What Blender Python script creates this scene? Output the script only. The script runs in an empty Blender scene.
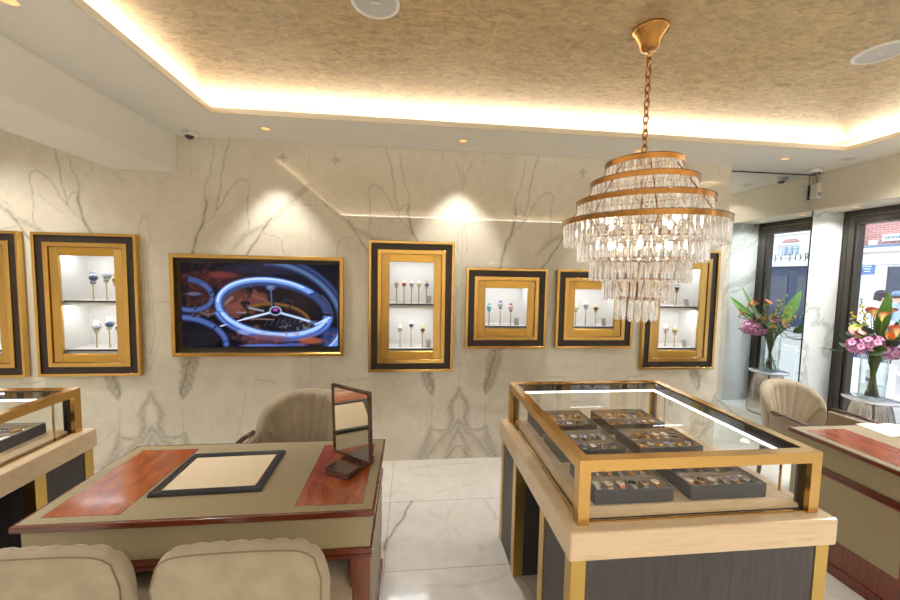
import bpy, bmesh, math, random
import numpy as np
from mathutils import Vector, Matrix
R = random.Random(7)
C = bpy.context.scene.collection
PI = math.pi
sin, cos = math.sin, math.cos

# ------------------------------------------------------------------ helpers
def lin(c):
    return tuple(((v/255)/12.92 if v/255 <= .04045 else ((v/255+.055)/1.055)**2.4) for v in c)

class MB:
    """collects shapes, builds one mesh object"""
    def __init__(s): s.v = []; s.f = []; s.sm = []
    def add(s, v, f, smooth=False):
        o = len(s.v); s.v += [tuple(p) for p in v]
        s.f += [tuple(i+o for i in q) for q in f]; s.sm += [smooth]*len(f); return s
    def box(s, x0, x1, y0, y1, z0, z1, rot=0, c=None):
        v = [(x, y, z) for z in (z0, z1) for (x, y) in ((x0, y0), (x1, y0), (x1, y1), (x0, y1))]
        if rot:
            cx, cy = c or ((x0+x1)/2, (y0+y1)/2)
            v = [(cx+(x-cx)*cos(rot)-(y-cy)*sin(rot), cy+(x-cx)*sin(rot)+(y-cy)*cos(rot), z) for x, y, z in v]
        return s.add(v, [(3, 2, 1, 0), (4, 5, 6, 7), (0, 1, 5, 4), (1, 2, 6, 5), (2, 3, 7, 6), (3, 0, 4, 7)])
    def quad(s, a, b, c, d): return s.add([a, b, c, d], [(0, 1, 2, 3)])
    def tube(s, pts, r, n=8, smooth=True, flat=1.0, cap=True):
        pts = [Vector(p) for p in pts]; k = len(pts)
        rr = r if isinstance(r, (list, tuple)) else [r]*k
        v = []; up = None
        for i, p in enumerate(pts):
            t = (pts[min(i+1, k-1)]-pts[max(i-1, 0)]).normalized()
            if up is None:
                up = Vector((0, 0, 1)) if abs(t.z) < .9 else Vector((1, 0, 0))
            a = t.cross(up).normalized(); b = a.cross(t).normalized(); up = b
            for j in range(n):
                w = 2*PI*j/n; v.append(p+a*(rr[i]*cos(w))+b*(rr[i]*flat*sin(w)))
        f = [(i*n+j, i*n+(j+1) % n, (i+1)*n+(j+1) % n, (i+1)*n+j) for i in range(k-1) for j in range(n)]
        if cap: f += [tuple(range(n-1, -1, -1)), tuple((k-1)*n+j for j in range(n))]
        return s.add(v, f, smooth)
    def lathe(s, prof, n=24, c=(0, 0, 0), smooth=True, axis='z', cap=True):
        v = []; m = len(prof)
        for r, z in prof:
            for j in range(n):
                w = 2*PI*j/n; x, y = r*cos(w), r*sin(w)
                q = (x, y, z) if axis == 'z' else ((x, -z, y) if axis == 'y' else (z, x, y))
                v.append((q[0]+c[0], q[1]+c[1], q[2]+c[2]))
        f = [(i*n+j, i*n+(j+1) % n, (i+1)*n+(j+1) % n, (i+1)*n+j) for i in range(m-1) for j in range(n)]
        if cap:
            if prof[0][0] > 1e-6: f.append(tuple(range(n-1, -1, -1)))
            if prof[-1][0] > 1e-6: f.append(tuple((m-1)*n+j for j in range(n)))
        return s.add(v, f, smooth)
    def ellip(s, c, r, n=12, m=8):
        prof = [(sin(PI*i/m), -cos(PI*i/m)) for i in range(m+1)]
        v = []
        for a, z in prof:
            for j in range(n):
                w = 2*PI*j/n; v.append((c[0]+r[0]*a*cos(w), c[1]+r[1]*a*sin(w), c[2]+r[2]*z))
        f = [(i*n+j, i*n+(j+1) % n, (i+1)*n+(j+1) % n, (i+1)*n+j) for i in range(m) for j in range(n)]
        return s.add(v, f, True)
    def frame(s, x0, x1, z0, z1, w, y0, y1, wz=None):
        """rectangular picture frame in the xz plane, bars w wide, from y0 to y1"""
        wz = wz or w
        o = [(x0, z0), (x1, z0), (x1, z1), (x0, z1)]
        i = [(x0+w, z0+wz), (x1-w, z0+wz), (x1-w, z1-wz), (x0+w, z1-wz)]
        v = [(x, y, z) for y in (y0, y1) for (x, z) in o+i]
        f = []
        for k in range(4):
            l = (k+1) % 4
            f += [(k, l, 4+l, 4+k), (8+l, 8+k, 12+k, 12+l), (l, k, 8+k, 8+l), (4+k, 4+l, 12+l, 12+k)]
        return s.add(v, f)
    def grid(s, fn, nu, nv, smooth=True, close_u=False):
        v = [fn(i/(nu if close_u else nu), j/nv) for j in range(nv+1) for i in range(nu+(0 if close_u else 1))]
        m = nu if close_u else nu+1
        f = [(j*m+i, j*m+(i+1) % m, (j+1)*m+(i+1) % m, (j+1)*m+i) for j in range(nv) for i in range(nu)]
        return s.add(v, f, smooth)
    def xf(s, M):
        s.v = [tuple(M @ Vector(p)) for p in s.v]; return s
    def build(s, name, mat, parent=None, loc=None, bevel=0, seg=2, fixn=False):
        me = bpy.data.meshes.new(name); me.from_pydata(s.v, [], s.f)
        me.polygons.foreach_set('use_smooth', s.sm)
        if bevel or fixn:
            b = bmesh.new(); b.from_mesh(me)
            if fixn: bmesh.ops.recalc_face_normals(b, faces=b.faces)
            if bevel:
                es = [e for e in b.edges if len(e.link_faces) == 2 and e.calc_face_angle(0) > .6]
                bmesh.ops.bevel(b, geom=es, offset=bevel, segments=seg, profile=.5, affect='EDGES', clamp_overlap=True)
            b.to_mesh(me); b.free()
        if mat: me.materials.append(mat)
        o = bpy.data.objects.new(name, me); C.objects.link(o)
        if parent: o.parent = parent
        if loc: o.location = loc
        return o

def thing(name, label, cat, loc=(0, 0, 0), rz=0, group=None):
    o = bpy.data.objects.new(name, None); C.objects.link(o)
    o.location = loc; o.rotation_euler = (0, 0, rz); o.empty_display_size = .05
    o['label'] = label; o['category'] = cat
    if group: o['group'] = group
    return o
def tag(o, label, cat, group=None):
    o['label'] = label; o['category'] = cat
    if group: o['group'] = group
    return o
def struct(o, label=None):
    o['kind'] = 'structure'
    if label: o['label'] = label; o['category'] = label.split()[-1] if False else o.name.split('_')[0]
    return o
KIDS = {}
def kids(o):
    return [c for c in o.children]
def dup(root, loc=None, rz=None, label=None, group=None):
    def cp(o, par):
        c = o.copy(); C.objects.link(c)
        if par: c.parent = par
        for ch in list(o.children): cp(ch, c)
        return c
    r = cp(root, None)
    if loc is not None: r.location = loc
    if rz is not None: r.rotation_euler = (0, 0, rz)
    if label: r['label'] = label
    if group: r['group'] = group
    return r

# ------------------------------------------------------------------ materials
MATS = {}
class NT:
    def __init__(s, name):
        m = bpy.data.materials.new(name); m.use_nodes = True; s.m = m; s.t = m.node_tree
        s.b = s.t.nodes['Principled BSDF']; s.out = s.t.nodes['Material Output']
    def n(s, ty, **k):
        x = s.t.nodes.new(ty)
        for a, v in k.items():
            if a in x.inputs: x.inputs[a].default_value = v
            else: setattr(x, a, v)
        return x
    def l(s, a, b): s.t.links.new(a, b)
    def coord(s, sc=(1, 1, 1), rot=(0, 0, 0), kind='Object'):
        c = s.n('ShaderNodeTexCoord'); m = s.n('ShaderNodeMapping'); m.inputs['Scale'].default_value = sc; m.inputs['Rotation'].default_value = rot
        s.l(c.outputs[kind], m.inputs['Vector']); return m.outputs['Vector']
    def noise(s, vec, scale, detail=4, rough=.55, dist=0):
        x = s.n('ShaderNodeTexNoise'); x.inputs['Scale'].default_value = scale; x.inputs['Detail'].default_value = detail
        x.inputs['Roughness'].default_value = rough; x.inputs['Distortion'].default_value = dist; s.l(vec, x.inputs['Vector']); return x.outputs['Fac']
    def ramp(s, fac, stops):
        x = s.n('ShaderNodeValToRGB'); e = x.color_ramp.elements
        while len(e) < len(stops): e.new(.5)
        for i, (p, c) in enumerate(stops):
            e[i].position = p; e[i].color = (*c, 1) if len(c) == 3 else c
        s.l(fac, x.inputs['Fac']); return x.outputs['Color']
    def mix(s, fac, a, b, mode='MIX'):
        x = s.n('ShaderNodeMix', data_type='RGBA', blend_type=mode)
        for sock, val in ((0, fac), (6, a), (7, b)):
            if isinstance(val, bpy.types.NodeSocket): s.l(val, x.inputs[sock])
            elif isinstance(val, (int, float)): x.inputs[sock].default_value = val
            else: x.inputs[sock].default_value = (*val, 1)
        return x.outputs[2]
    def set(s, **k):
        for a, v in k.items():
            a = a.replace('_', ' ')
            if isinstance(v, bpy.types.NodeSocket): s.l(v, s.b.inputs[a])
            else: s.b.inputs[a].default_value = (*v, 1) if isinstance(v, tuple) and len(v) == 3 else v
        return s
    def bump(s, h, strength=.2, dist=.01):
        x = s.n('ShaderNodeBump'); x.inputs['Strength'].default_value = strength; x.inputs['Distance'].default_value = dist
        s.l(h, x.inputs['Height']); s.l(x.outputs['Normal'], s.b.inputs['Normal'])

def simple(name, rgb, rough=.5, metal=0, noise=.08, nscale=40, emit=0, emitc=None, **k):
    t = NT(name); c = lin(rgb)
    if noise:
        f = t.noise(t.coord(), nscale, 3)
        col = t.ramp(f, [(.3, tuple(v*(1-noise) for v in c)), (.7, tuple(min(1, v*(1+noise)) for v in c))])
    else: col = c
    t.set(Base_Color=col, Roughness=rough, Metallic=metal, **k)
    if emit: t.set(Emission_Color=lin(emitc or rgb), Emission_Strength=emit)
    return t.m
def brass(name, rgb, rough=.28, sc=(3, 3, 120)):
    t = NT(name); c = lin(rgb); f = t.noise(t.coord(sc), 3, 2)
    t.set(Base_Color=t.ramp(f, [(.25, tuple(v*.975 for v in c)), (.75, tuple(min(1, v*1.02) for v in c))]),
          Metallic=1.0, Roughness=rough); return t.m
def wood(name, stops, rough=.3, sc=(1.2, 14, 14), scale=3, dist=1.5, coat=0):
    t = NT(name); v = t.coord(sc); f = t.noise(v, scale, 6, .6, dist)
    t.set(Base_Color=t.ramp(f, [(p, lin(c)) for p, c in stops]), Roughness=rough)
    if coat: t.set(Coat_Weight=coat, Coat_Roughness=.08)
    return t.m
def emis(name, rgb, st):
    t = NT(name); f = t.noise(t.coord(), 5, 1)
    c = lin(rgb)
    t.set(Base_Color=(.8, .8, .8), Emission_Color=t.ramp(f, [(0, tuple(v*.97 for v in c)), (1, c)]), Emission_Strength=st); return t.m

M_gold = brass('brushed_brass', (214, 172, 98), .24)
def brushed(name, rgb, ax):
    t = NT(name); c = lin(rgb); sc_ = (140, 140, 1.5) if ax == 'v' else (1.5, 140, 140); f = t.noise(t.coord(sc_), 3, 4)
    t.set(Base_Color=t.ramp(f, [(.3, tuple(v*.86 for v in c)), (.7, tuple(min(1, v*1.1) for v in c))]), Metallic=1.0, Roughness=.3, Anisotropic=.75, Anisotropic_Rotation=.25 if ax == 'v' else 0.)
    return t.m
M_gold_x = brushed('brushed_brass_horizontal', (214, 168, 84), 'h'); M_gold_v = brushed('brushed_brass_vertical', (202, 162, 92), 'v')
M_gold_case = brass('satin_brass', (206, 164, 96), .22, (4, 4, 60))
M_strip = brass('pale_brass_strip', (205, 172, 96), .33, (60, 60, 2))
M_chgold = brass('aged_gold', (168, 122, 66), .25, (2, 2, 2))
M_wenge = wood('dark_wenge', [(.3, (20, 11, 14)), (.7, (38, 22, 24))], .45, (30, 30, 2))
M_wenge_panel = wood('charcoal_oak', [(.25, (36, 34, 37)), (.75, (68, 64, 66))], .5, (30, 30, 1.4), 3, .6)
M_black = simple('black_lining', (16, 15, 16), .4, noise=.1)
M_void = simple('dark_recess_board', (26, 20, 20), .5, noise=.15)
M_maple = wood('pale_maple', [(.3, (206, 178, 142)), (.55, (222, 197, 162)), (.8, (198, 168, 132))], .32, (1.2, 9, 16), 2, 1.2, .3)
M_mahog = wood('red_mahogany', [(.25, (60, 22, 13)), (.6, (108, 44, 24)), (.85, (72, 28, 16))], .25, (2, 30, 30), 3, .8, .4)
M_mahog_v = wood('red_mahogany_upright', [(.25, (70, 28, 18)), (.6, (118, 54, 32)), (.85, (84, 36, 22))], .28, (30, 30, 2), 3, .8, .4)
M_burl = wood('polished_burl_walnut', [(.2, (100, 42, 14)), (.45, (142, 64, 22)), (.62, (166, 80, 28)), (.85, (116, 48, 16))], .22, (5, 2.2, 4), 2.2, 2.2, .35)
M_stand = wood('dark_walnut', [(.25, (42, 22, 16)), (.6, (78, 44, 30)), (.9, (54, 28, 20))], .22, (6, 30, 30), 3, .8, .5)
M_leather = simple('olive_taupe_leather', (152, 138, 106), .48, noise=.04, nscale=300)
M_suede = simple('cream_suede', (226, 208, 178), .8, noise=.03, nscale=200)
M_tray_in = simple('grey_suede_lining', (172, 158, 140), .85, noise=.05, nscale=200)
M_tray_pad = simple('grey_suede_pad', (176, 166, 152), .85, noise=.05, nscale=200)
M_tray_out = simple('charcoal_tray_leather', (52, 54, 62), .4, noise=.08, nscale=120)
M_trayframe = wood('black_stained_wood', [(.3, (26, 26, 28)), (.7, (50, 50, 54))], .35, (20, 20, 20))
M_white = simple('white_plaster', (236, 232, 224), .6, noise=.015, nscale=8)
M_soffit = simple('white_soffit_paint', (240, 237, 230), .5, noise=.015, nscale=6)
M_bulk = simple('cream_bulkhead_paint', (232, 224, 206), .6, noise=.015, nscale=6)
M_cabin = simple('white_display_lining', (232, 230, 226), .45, noise=.01, nscale=8)
M_plastic = simple('white_plastic', (226, 224, 218), .35, noise=.02)
M_greyp = simple('grey_plastic', (140, 142, 146), .4, noise=.05)
M_lens = simple('black_dome_lens', (10, 10, 14), .08, noise=.1, Coat_Weight=1.0)
M_darkframe = simple('anthracite_aluminium', (58, 54, 48), .38, .3, noise=.1)
M_darkframe2 = simple('black_gasket', (14, 14, 16), .5, noise=.1)
M_chrome = simple('polished_steel', (215, 216, 220), .15, 1, noise=.05)
M_silver = simple('satin_silver_card', (176, 172, 164), .4, .4, noise=.06, nscale=120)
M_navy = simple('navy_shelf_edge', (16, 14, 42), .6, noise=.1)
M_ledwhite = emis('cool_led_strip', (255, 250, 240), 9)
M_ledcase = emis('case_led_profile', (255, 244, 236), 7)
M_cabled = emis('cabinet_led_panel', (246, 249, 255), 14)
M_cove = emis('warm_cove_led', (255, 243, 226), 17)
M_dl = emis('amber_downlight_lens', (255, 150, 40), 1.5)
M_bulb = emis('warm_bulb', (255, 232, 200), 14)
M_paper = simple('ivory_paper', (238, 232, 220), .6, noise=.02)
M_blackgloss = simple('black_gloss', (18, 18, 20), .15, noise=.1)

def glass_thin(name, tint=(1, 1, 1), refl=1.0, tr=1.0):
    t = NT(name)
    tb = t.n('ShaderNodeBsdfTransparent'); tb.inputs['Color'].default_value = (*[v*tr for v in tint], 1)
    g = t.n('ShaderNodeBsdfGlossy'); g.inputs['Roughness'].default_value = .0
    lw = t.n('ShaderNodeLayerWeight'); pw = t.n('ShaderNodeMath', operation='POWER'); t.l(lw.outputs['Facing'], pw.inputs[0]); pw.inputs[1].default_value = 5
    mu = t.n('ShaderNodeMath', operation='MULTIPLY_ADD'); mu.inputs[1].default_value = .9*refl; mu.inputs[2].default_value = .045*refl; t.l(pw.outputs[0], mu.inputs[0])
    mx = t.n('ShaderNodeMixShader'); t.l(mu.outputs[0], mx.inputs[0]); t.l(tb.outputs[0], mx.inputs[1]); t.l(g.outputs[0], mx.inputs[2])
    t.l(mx.outputs[0], t.out.inputs['Surface']); return t.m
M_glass = glass_thin('clear_case_glass', (.97, .98, .97), .9)
M_winglass = glass_thin('window_glass', (.93, .95, .97), .5)
M_vase = glass_thin('vase_glass', (.96, .98, .97), 1.4)
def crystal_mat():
    t = NT('cut_crystal_added_glow')
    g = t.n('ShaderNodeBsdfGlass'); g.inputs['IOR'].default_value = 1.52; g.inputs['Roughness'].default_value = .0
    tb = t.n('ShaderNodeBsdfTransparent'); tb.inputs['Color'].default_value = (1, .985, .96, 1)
    em = t.n('ShaderNodeEmission'); em.inputs['Color'].default_value = (1, .93, .82, 1)  # glow added to the crystal itself, which is no lamp
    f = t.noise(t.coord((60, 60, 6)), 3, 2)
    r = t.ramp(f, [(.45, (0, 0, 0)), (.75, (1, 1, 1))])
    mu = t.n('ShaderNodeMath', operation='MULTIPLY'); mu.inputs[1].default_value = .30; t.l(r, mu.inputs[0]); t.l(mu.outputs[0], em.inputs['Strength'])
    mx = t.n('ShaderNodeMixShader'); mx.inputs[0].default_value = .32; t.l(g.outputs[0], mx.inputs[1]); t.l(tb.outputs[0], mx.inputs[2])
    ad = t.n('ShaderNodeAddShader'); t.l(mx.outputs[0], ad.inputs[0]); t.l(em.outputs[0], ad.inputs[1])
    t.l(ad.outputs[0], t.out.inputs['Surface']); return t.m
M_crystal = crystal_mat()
def fluted():
    t = NT('fluted_smoked_glass')
    g = t.n('ShaderNodeBsdfGlossy'); g.inputs['Roughness'].default_value = .08; g.inputs['Color'].default_value = (.9, .88, .86, 1)
    tb = t.n('ShaderNodeBsdfTransparent'); tb.inputs['Color'].default_value = (.78, .76, .74, 1)
    f = t.noise(t.coord((3, 3, 1)), 3, 2)
    r = t.ramp(f, [(.3, (.5, .5, .5)), (.7, (.7, .7, .7))])
    mx = t.n('ShaderNodeMixShader'); t.l(r, mx.inputs[0]); t.l(tb.outputs[0], mx.inputs[1]); t.l(g.outputs[0], mx.inputs[2])
    t.l(mx.outputs[0], t.out.inputs['Surface']); return t.m
M_fluted = fluted()
def mirror_mat(name, tint, rough=.0):
    t = NT(name); f = t.noise(t.coord(), 2, 1)
    t.set(Base_Color=t.ramp(f, [(0, tuple(v*.99 for v in tint)), (1, tint)]), Metallic=1.0, Roughness=rough); return t.m
M_mirror = mirror_mat('wall_mirror_silvering', (.88, .92, .90))
M_tmirror = mirror_mat('table_mirror_silvering', (.82, .80, .76))

def velvet(name, rgb):
    t = NT(name); c = lin(rgb); f = t.noise(t.coord(), 9, 5, .6)
    t.set(Base_Color=t.ramp(f, [(.3, tuple(v*.82 for v in c)), (.7, tuple(min(1, v*1.12) for v in c))]), Roughness=.85,
          Sheen_Weight=.5, Sheen_Roughness=.4, Sheen_Tint=(.95, .88, .78)); return t.m
M_velvet = velvet('taupe_velvet', (158, 144, 122))
M_velvet_d = simple('velvet_piping', (120, 104, 82), .8, noise=.05)

def marble_wall():
    t = NT('veined_cream_marble'); at = t.n('ShaderNodeAttribute', attribute_name='vein')
    v = t.coord(); f = t.noise(v, 1.6, 5, .6, .6); g = t.noise(v, 9, 6, .65, 1.2)
    base = t.ramp(f, [(.3, lin((206, 197, 177))), (.55, lin((219, 211, 193))), (.8, lin((228, 221, 206)))])
    base = t.mix(.25, base, t.ramp(g, [(.35, lin((196, 188, 170))), (.6, lin((226, 220, 206)))]))
    sep = t.n('ShaderNodeSeparateColor'); t.l(at.outputs['Color'], sep.inputs[0])
    sp = t.noise(v, 45, 5, .75, .4)
    mu = t.n('ShaderNodeMath', operation='MULTIPLY'); t.l(sep.outputs[1], mu.inputs[0])
    t.l(t.ramp(sp, [(.3, (.55,)*3), (.6, (1,)*3)]), mu.inputs[1])
    c2 = t.mix(mu.outputs[0], base, lin((150, 142, 128)))
    c3 = t.mix(sep.outputs[0], c2, lin((98, 86, 66)))
    t.set(Base_Color=c3, Roughness=.3, Coat_Weight=1.0, Coat_Roughness=.012, Coat_IOR=1.7); return t.m
M_marble = marble_wall()
def marble_plain(name, cool=True):
    t = NT(name); v = t.coord((1, 1, .5), (0, .3, .3)); f = t.noise(v, .9, 6, .6, 1.3); g = t.noise(v, 1.2, 3)
    a, b, c = (lin((214, 220, 220)), lin((234, 238, 237)), lin((242, 244, 243)))
    base = t.ramp(f, [(.25, c), (.46, b), (.497, lin((168, 174, 174))), (.52, b), (.75, c)])
    t.set(Base_Color=t.mix(.3, base, t.ramp(g, [(.3, a), (.7, c)])), Roughness=.2, Coat_Weight=.5, Coat_Roughness=.03); return t.m
M_marble2 = marble_plain('cool_white_marble')
def marble_floor():
    t = NT('white_marble_tiles'); at = t.n('ShaderNodeAttribute', attribute_name='vein')
    sep = t.n('ShaderNodeSeparateColor'); t.l(at.outputs['Color'], sep.inputs[0])
    v = t.coord((1, 1, 1)); f = t.noise(v, 1.1, 6, .6, 1.0); g = t.noise(v, 7, 7, .7, 1.5)
    base = t.ramp(f, [(.25, lin((206, 202, 194))), (.55, lin((224, 221, 214))), (.8, lin((232, 230, 226)))])
    base = t.mix(.3, base, t.ramp(g, [(.35, lin((196, 192, 184))), (.6, lin((232, 230, 226)))]))
    br = t.n('ShaderNodeTexBrick', offset=0.0, squash=1.0)
    mp = t.n('ShaderNodeMapping'); mp.inputs['Location'].default_value = (.137, -2.03, 0)
    tc = t.n('ShaderNodeTexCoord'); t.l(tc.outputs['Object'], mp.inputs['Vector']); t.l(mp.outputs['Vector'], br.inputs['Vector'])
    for k, q in (('Scale', 1), ('Mortar Size', .0025), ('Brick Width', 1.3), ('Row Height', .65), ('Mortar Smooth', .2)): br.inputs[k].default_value = q
    br.inputs['Color1'].default_value = (1, 1, 1, 1); br.inputs['Color2'].default_value = (.93, .93, .94, 1); br.inputs['Mortar'].default_value = (.5, .48, .44, 1)
    c = t.mix(1, base, br.outputs['Color'], 'MULTIPLY')
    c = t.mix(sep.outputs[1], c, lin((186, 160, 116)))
    c = t.mix(sep.outputs[0], c, lin((96, 84, 66)))
    t.set(Base_Color=c, Roughness=.16, Coat_Weight=.4, Coat_Roughness=.04); return t.m
M_floor = marble_floor()
def gold_leaf():
    t = NT('gold_leaf_ceiling'); v = t.coord((1, 3.2, 1), (0, 0, .25)); f = t.noise(v, 2.6, 8, .68, .8); g = t.noise(t.coord((1, 2, 1)), 16, 6, .7, 1)
    h = t.noise(t.coord(), .7, 2)
    base = t.ramp(f, [(.28, lin((150, 122, 78))), (.5, lin((190, 162, 112))), (.72, lin((214, 190, 144)))])
    base = t.mix(.6, base, t.ramp(g, [(.36, lin((132, 104, 62))), (.5, lin((190, 160, 110))), (.64, lin((232, 190, 124)))]))
    base = t.mix(t.ramp(h, [(.35, (0, 0, 0)), (.65, (.35,)*3)]), base, lin((190, 180, 162)))
    br = t.n('ShaderNodeTexBrick', offset=0.0); tc = t.n('ShaderNodeTexCoord'); mp = t.n('ShaderNodeMapping'); mp.inputs['Location'].default_value = (.55, .3, 0)
    t.l(tc.outputs['Object'], mp.inputs['Vector']); t.l(mp.outputs['Vector'], br.inputs['Vector'])
    for k, q in (('Scale', 1), ('Mortar Size', .006), ('Brick Width', .95), ('Row Height', 1.05), ('Mortar Smooth', .6)): br.inputs[k].default_value = q
    br.inputs['Color1'].default_value = (1, 1, 1, 1); br.inputs['Color2'].default_value = (.95, .95, .95, 1); br.inputs['Mortar'].default_value = (1.12, 1.1, 1.05, 1)
    t.set(Base_Color=t.mix(1, base, br.outputs['Color'], 'MULTIPLY'), Roughness=.42, Metallic=.35); return t.m
M_leaf = gold_leaf()

# ------------------------------------------------------------------ painting on grids
def seg_dist(U, Z, pts):
    d = np.full(U.shape, 9.0); tt = np.zeros(U.shape); n = len(pts)-1
    for i in range(n):
        (a, b), (c, e) = pts[i], pts[i+1]
        dx, dy = c-a, e-b; L = dx*dx+dy*dy+1e-12
        t = np.clip(((U-a)*dx+(Z-b)*dy)/L, 0, 1)
        q = np.hypot(U-a-t*dx, Z-b-t*dy); m = q < d
        d = np.where(m, q, d); tt = np.where(m, (i+t)/n, tt)
    return d, tt
def wob(U, Z, s, k):
    return (np.sin(U*s*1.7+Z*s*1.1+k)+np.sin(-U*s*.9+Z*s*2.3+2*k)*.7+np.sin(U*s*3.1-Z*s*2.7+3*k)*.45)/2.15
def vert_attr(o, rgb):
    me = o.data; a = me.color_attributes.new('vein', 'FLOAT_COLOR', 'POINT')
    q = np.ones((len(me.vertices), 4), np.float32); q[:, :3] = rgb; a.data.foreach_set('color', q.ravel())
def grid_obj(name, xs, zs, fn3, mat, hole=None, flip=False):
    nx, nz = len(xs), len(zs)
    XX, ZZ = np.meshgrid(xs, zs)
    co = fn3(XX.ravel(), ZZ.ravel())
    i = np.arange((nx-1)*(nz-1)); r, c = i//(nx-1), i % (nx-1)
    a = r*nx+c; f = np.stack([a, a+1, a+nx+1, a+nx], 1)
    if flip: f = f[:, ::-1]
    if hole is not None:
        cx = (XX[:-1, :-1]+XX[1:, 1:]).ravel()/2; cz = (ZZ[:-1, :-1]+ZZ[1:, 1:]).ravel()/2
        f = f[~hole(cx, cz)]
    me = bpy.data.meshes.new(name); me.vertices.add(len(co)); me.vertices.foreach_set('co', co.astype(np.float32).ravel())
    me.loops.add(f.size); me.loops.foreach_set('vertex_index', f.ravel().astype(np.int32))
    me.polygons.add(len(f)); me.polygons.foreach_set('loop_start', (np.arange(len(f))*4).astype(np.int32))
    me.polygons.foreach_set('loop_total', np.full(len(f), 4, np.int32)); me.update(calc_edges=True); me.validate()
    me.materials.append(mat); o = bpy.data.objects.new(name, me); C.objects.link(o)
    return o, XX.ravel(), ZZ.ravel()

# ------------------------------------------------------------------ room
ZC = 2.778            # soffit
ZR = 2.895            # raised gold ceiling
YW = 3.3; YM = 3.44   # marble face, mirror face
XL, XB, XF = -4.6, 4.07, 4.44
Y0 = -1.6

# cabinets on the wall: x0,x1,z0,z1 outer, all from the marble face
CAB = {'F0': (-3.82, -3.055, .815, 1.977), 'A': (-2.967, -2.205, .820, 1.975), 'C': (-.363, .379, .832, 1.982),
       'D': (.489, 1.233, 1.038, 1.765), 'E': (1.327, 2.072, 1.038, 1.766), 'F': (2.172, 2.925, .831, 1.970)}
TV = (-1.968, -.578, .974, 1.828)
BW = .176             # width from outer edge to glass
def in_hole(x, z):
    m = np.zeros(x.shape, bool)
    for (a, b, c, d) in CAB.values(): m |= (x > a+.1) & (x < b-.1) & (z > c+.1) & (z < d-.1)
    a, b, c, d = TV; m |= (x > a+.03) & (x < b-.03) & (z > c+.03) & (z < d-.03)
    return m
AX, PW = .449, 1.307
FINE = {  # polyline, half width, strength
 'V1': ([(0.674,2.775),(0.665,2.728),(0.63,2.629),(0.607,2.496),(0.594,2.377),(0.568,2.259),(0.558,2.199)], .005, .6),
 'V2': ([(0.555,2.734),(0.54,2.6),(0.518,2.499),(0.474,2.382),(0.468,2.305)], .004, .5),
 'V3': ([(0.468,2.305),(0.481,2.253),(0.466,2.142),(0.436,2.056),(0.405,1.996),(0.372,1.884),(.345,1.7),(.33,1.5)], .010, .75),
 'V3b': ([(0.468,2.302),(0.525,2.295),(0.55,2.251),(0.562,2.199),(0.611,2.257),(0.619,2.3),(0.688,2.39),(0.723,2.44),(0.774,2.455),(0.819,2.427),(0.824,2.385),(0.803,2.293),(0.806,2.199),(0.815,2.079),(0.797,2.028)], .004, .55),
 'V4': ([(0.562,2.199),(0.515,2.132),(0.462,2.082)], .004, .4),
 'V5': ([(0.764,2.269),(0.653,2.17),(0.584,2.129)], .003, .35),
 'V6b': ([(0.992,2.142),(0.941,2.075),(0.874,1.958),(0.814,1.873),(0.754,1.788),(.68,1.65),(.62,1.5)], .007, .75),
 'V6d': ([(1.307,2.44),(1.2,2.37),(1.0,2.2),(.93,2.11)], .004, .35),
 'V7': ([(1.085,1.849),(1.076,1.952),(1.034,1.996),(0.925,2.016)], .004, .5),
 'V8': ([(1.388,2.271),(1.29,2.266),(1.175,2.262),(1.142,2.251)], .003, .4),
 'X1': ([(1.124,2.647),(1.066,2.645)], .009, .6), 'X2': ([(1.094,2.673),(1.091,2.615)], .009, .6),
 'Y1': ([(0.069,2.691),(0.032,2.598)], .004, .45), 'Y2': ([(0.023,2.59),(0.015,2.487)], .003, .35),
 'S1': ([(0.184,2.77),(0.174,2.686)], .003, .35), 'S2': ([(0.364,2.591),(0.371,2.463),(0.431,2.435)], .003, .25),
 'S3': ([(0.205,2.462),(0.143,2.395)], .003, .35), 'S4': ([(0.383,2.726),(0.349,2.753)], .003, .3),
 'O1': ([(.008,2.15),(.03,2.08),(.045,1.99),(.035,1.9),(.012,1.83)], .004, .35), 'O2': ([(.03,1.6),(.045,1.5),(.04,1.35),(.055,1.2),(.02,1.0)], .004, .4),
 'O3': ([(.01,1.62),(.02,1.45),(.012,1.3)], .003, .4), 'O4': ([(0,.86),(.05,.98),(.075,1.1)], .003, .35),
 'H1': ([(.06,1.42),(.25,1.43),(.42,1.5)], .003, .4), 'H2': ([(1.0,1.25),(1.15,1.3),(1.3,1.22)], .003, .25),
 'B13d': ([(.35,1.3),(0.349,1.137),(0.317,0.952),(0.274,0.784),(0.234,0.648)], .008, .6),
 'B14': ([(0.238,0.522),(0.251,0.446),(0.249,0.313),(0.279,0.236),(0.341,0.062),(0.381,-0.007)], .004, .3),
 'B17': ([(0.118,0.01),(0.055,0.065),(0.018,0.121),(0.0,0.13)], .006, .6),
 'B15e': ([(0.002,.60),(0.035,0.56),(0.06,0.50),(0.055,.43),(0.05,0.378),(0.075,0.284)], .003, .3),
 'B18': ([(0.766,0.705),(0.73,0.467),(0.684,0.263)], .003, .25), 'B19': ([(1.001,0.735),(0.958,0.761),(0.906,0.752),(0.836,0.769)], .005, .45),
 'B20': ([(0.352,0.291),(0.298,0.346),(0.28,0.364)], .003, .3),
}
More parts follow.
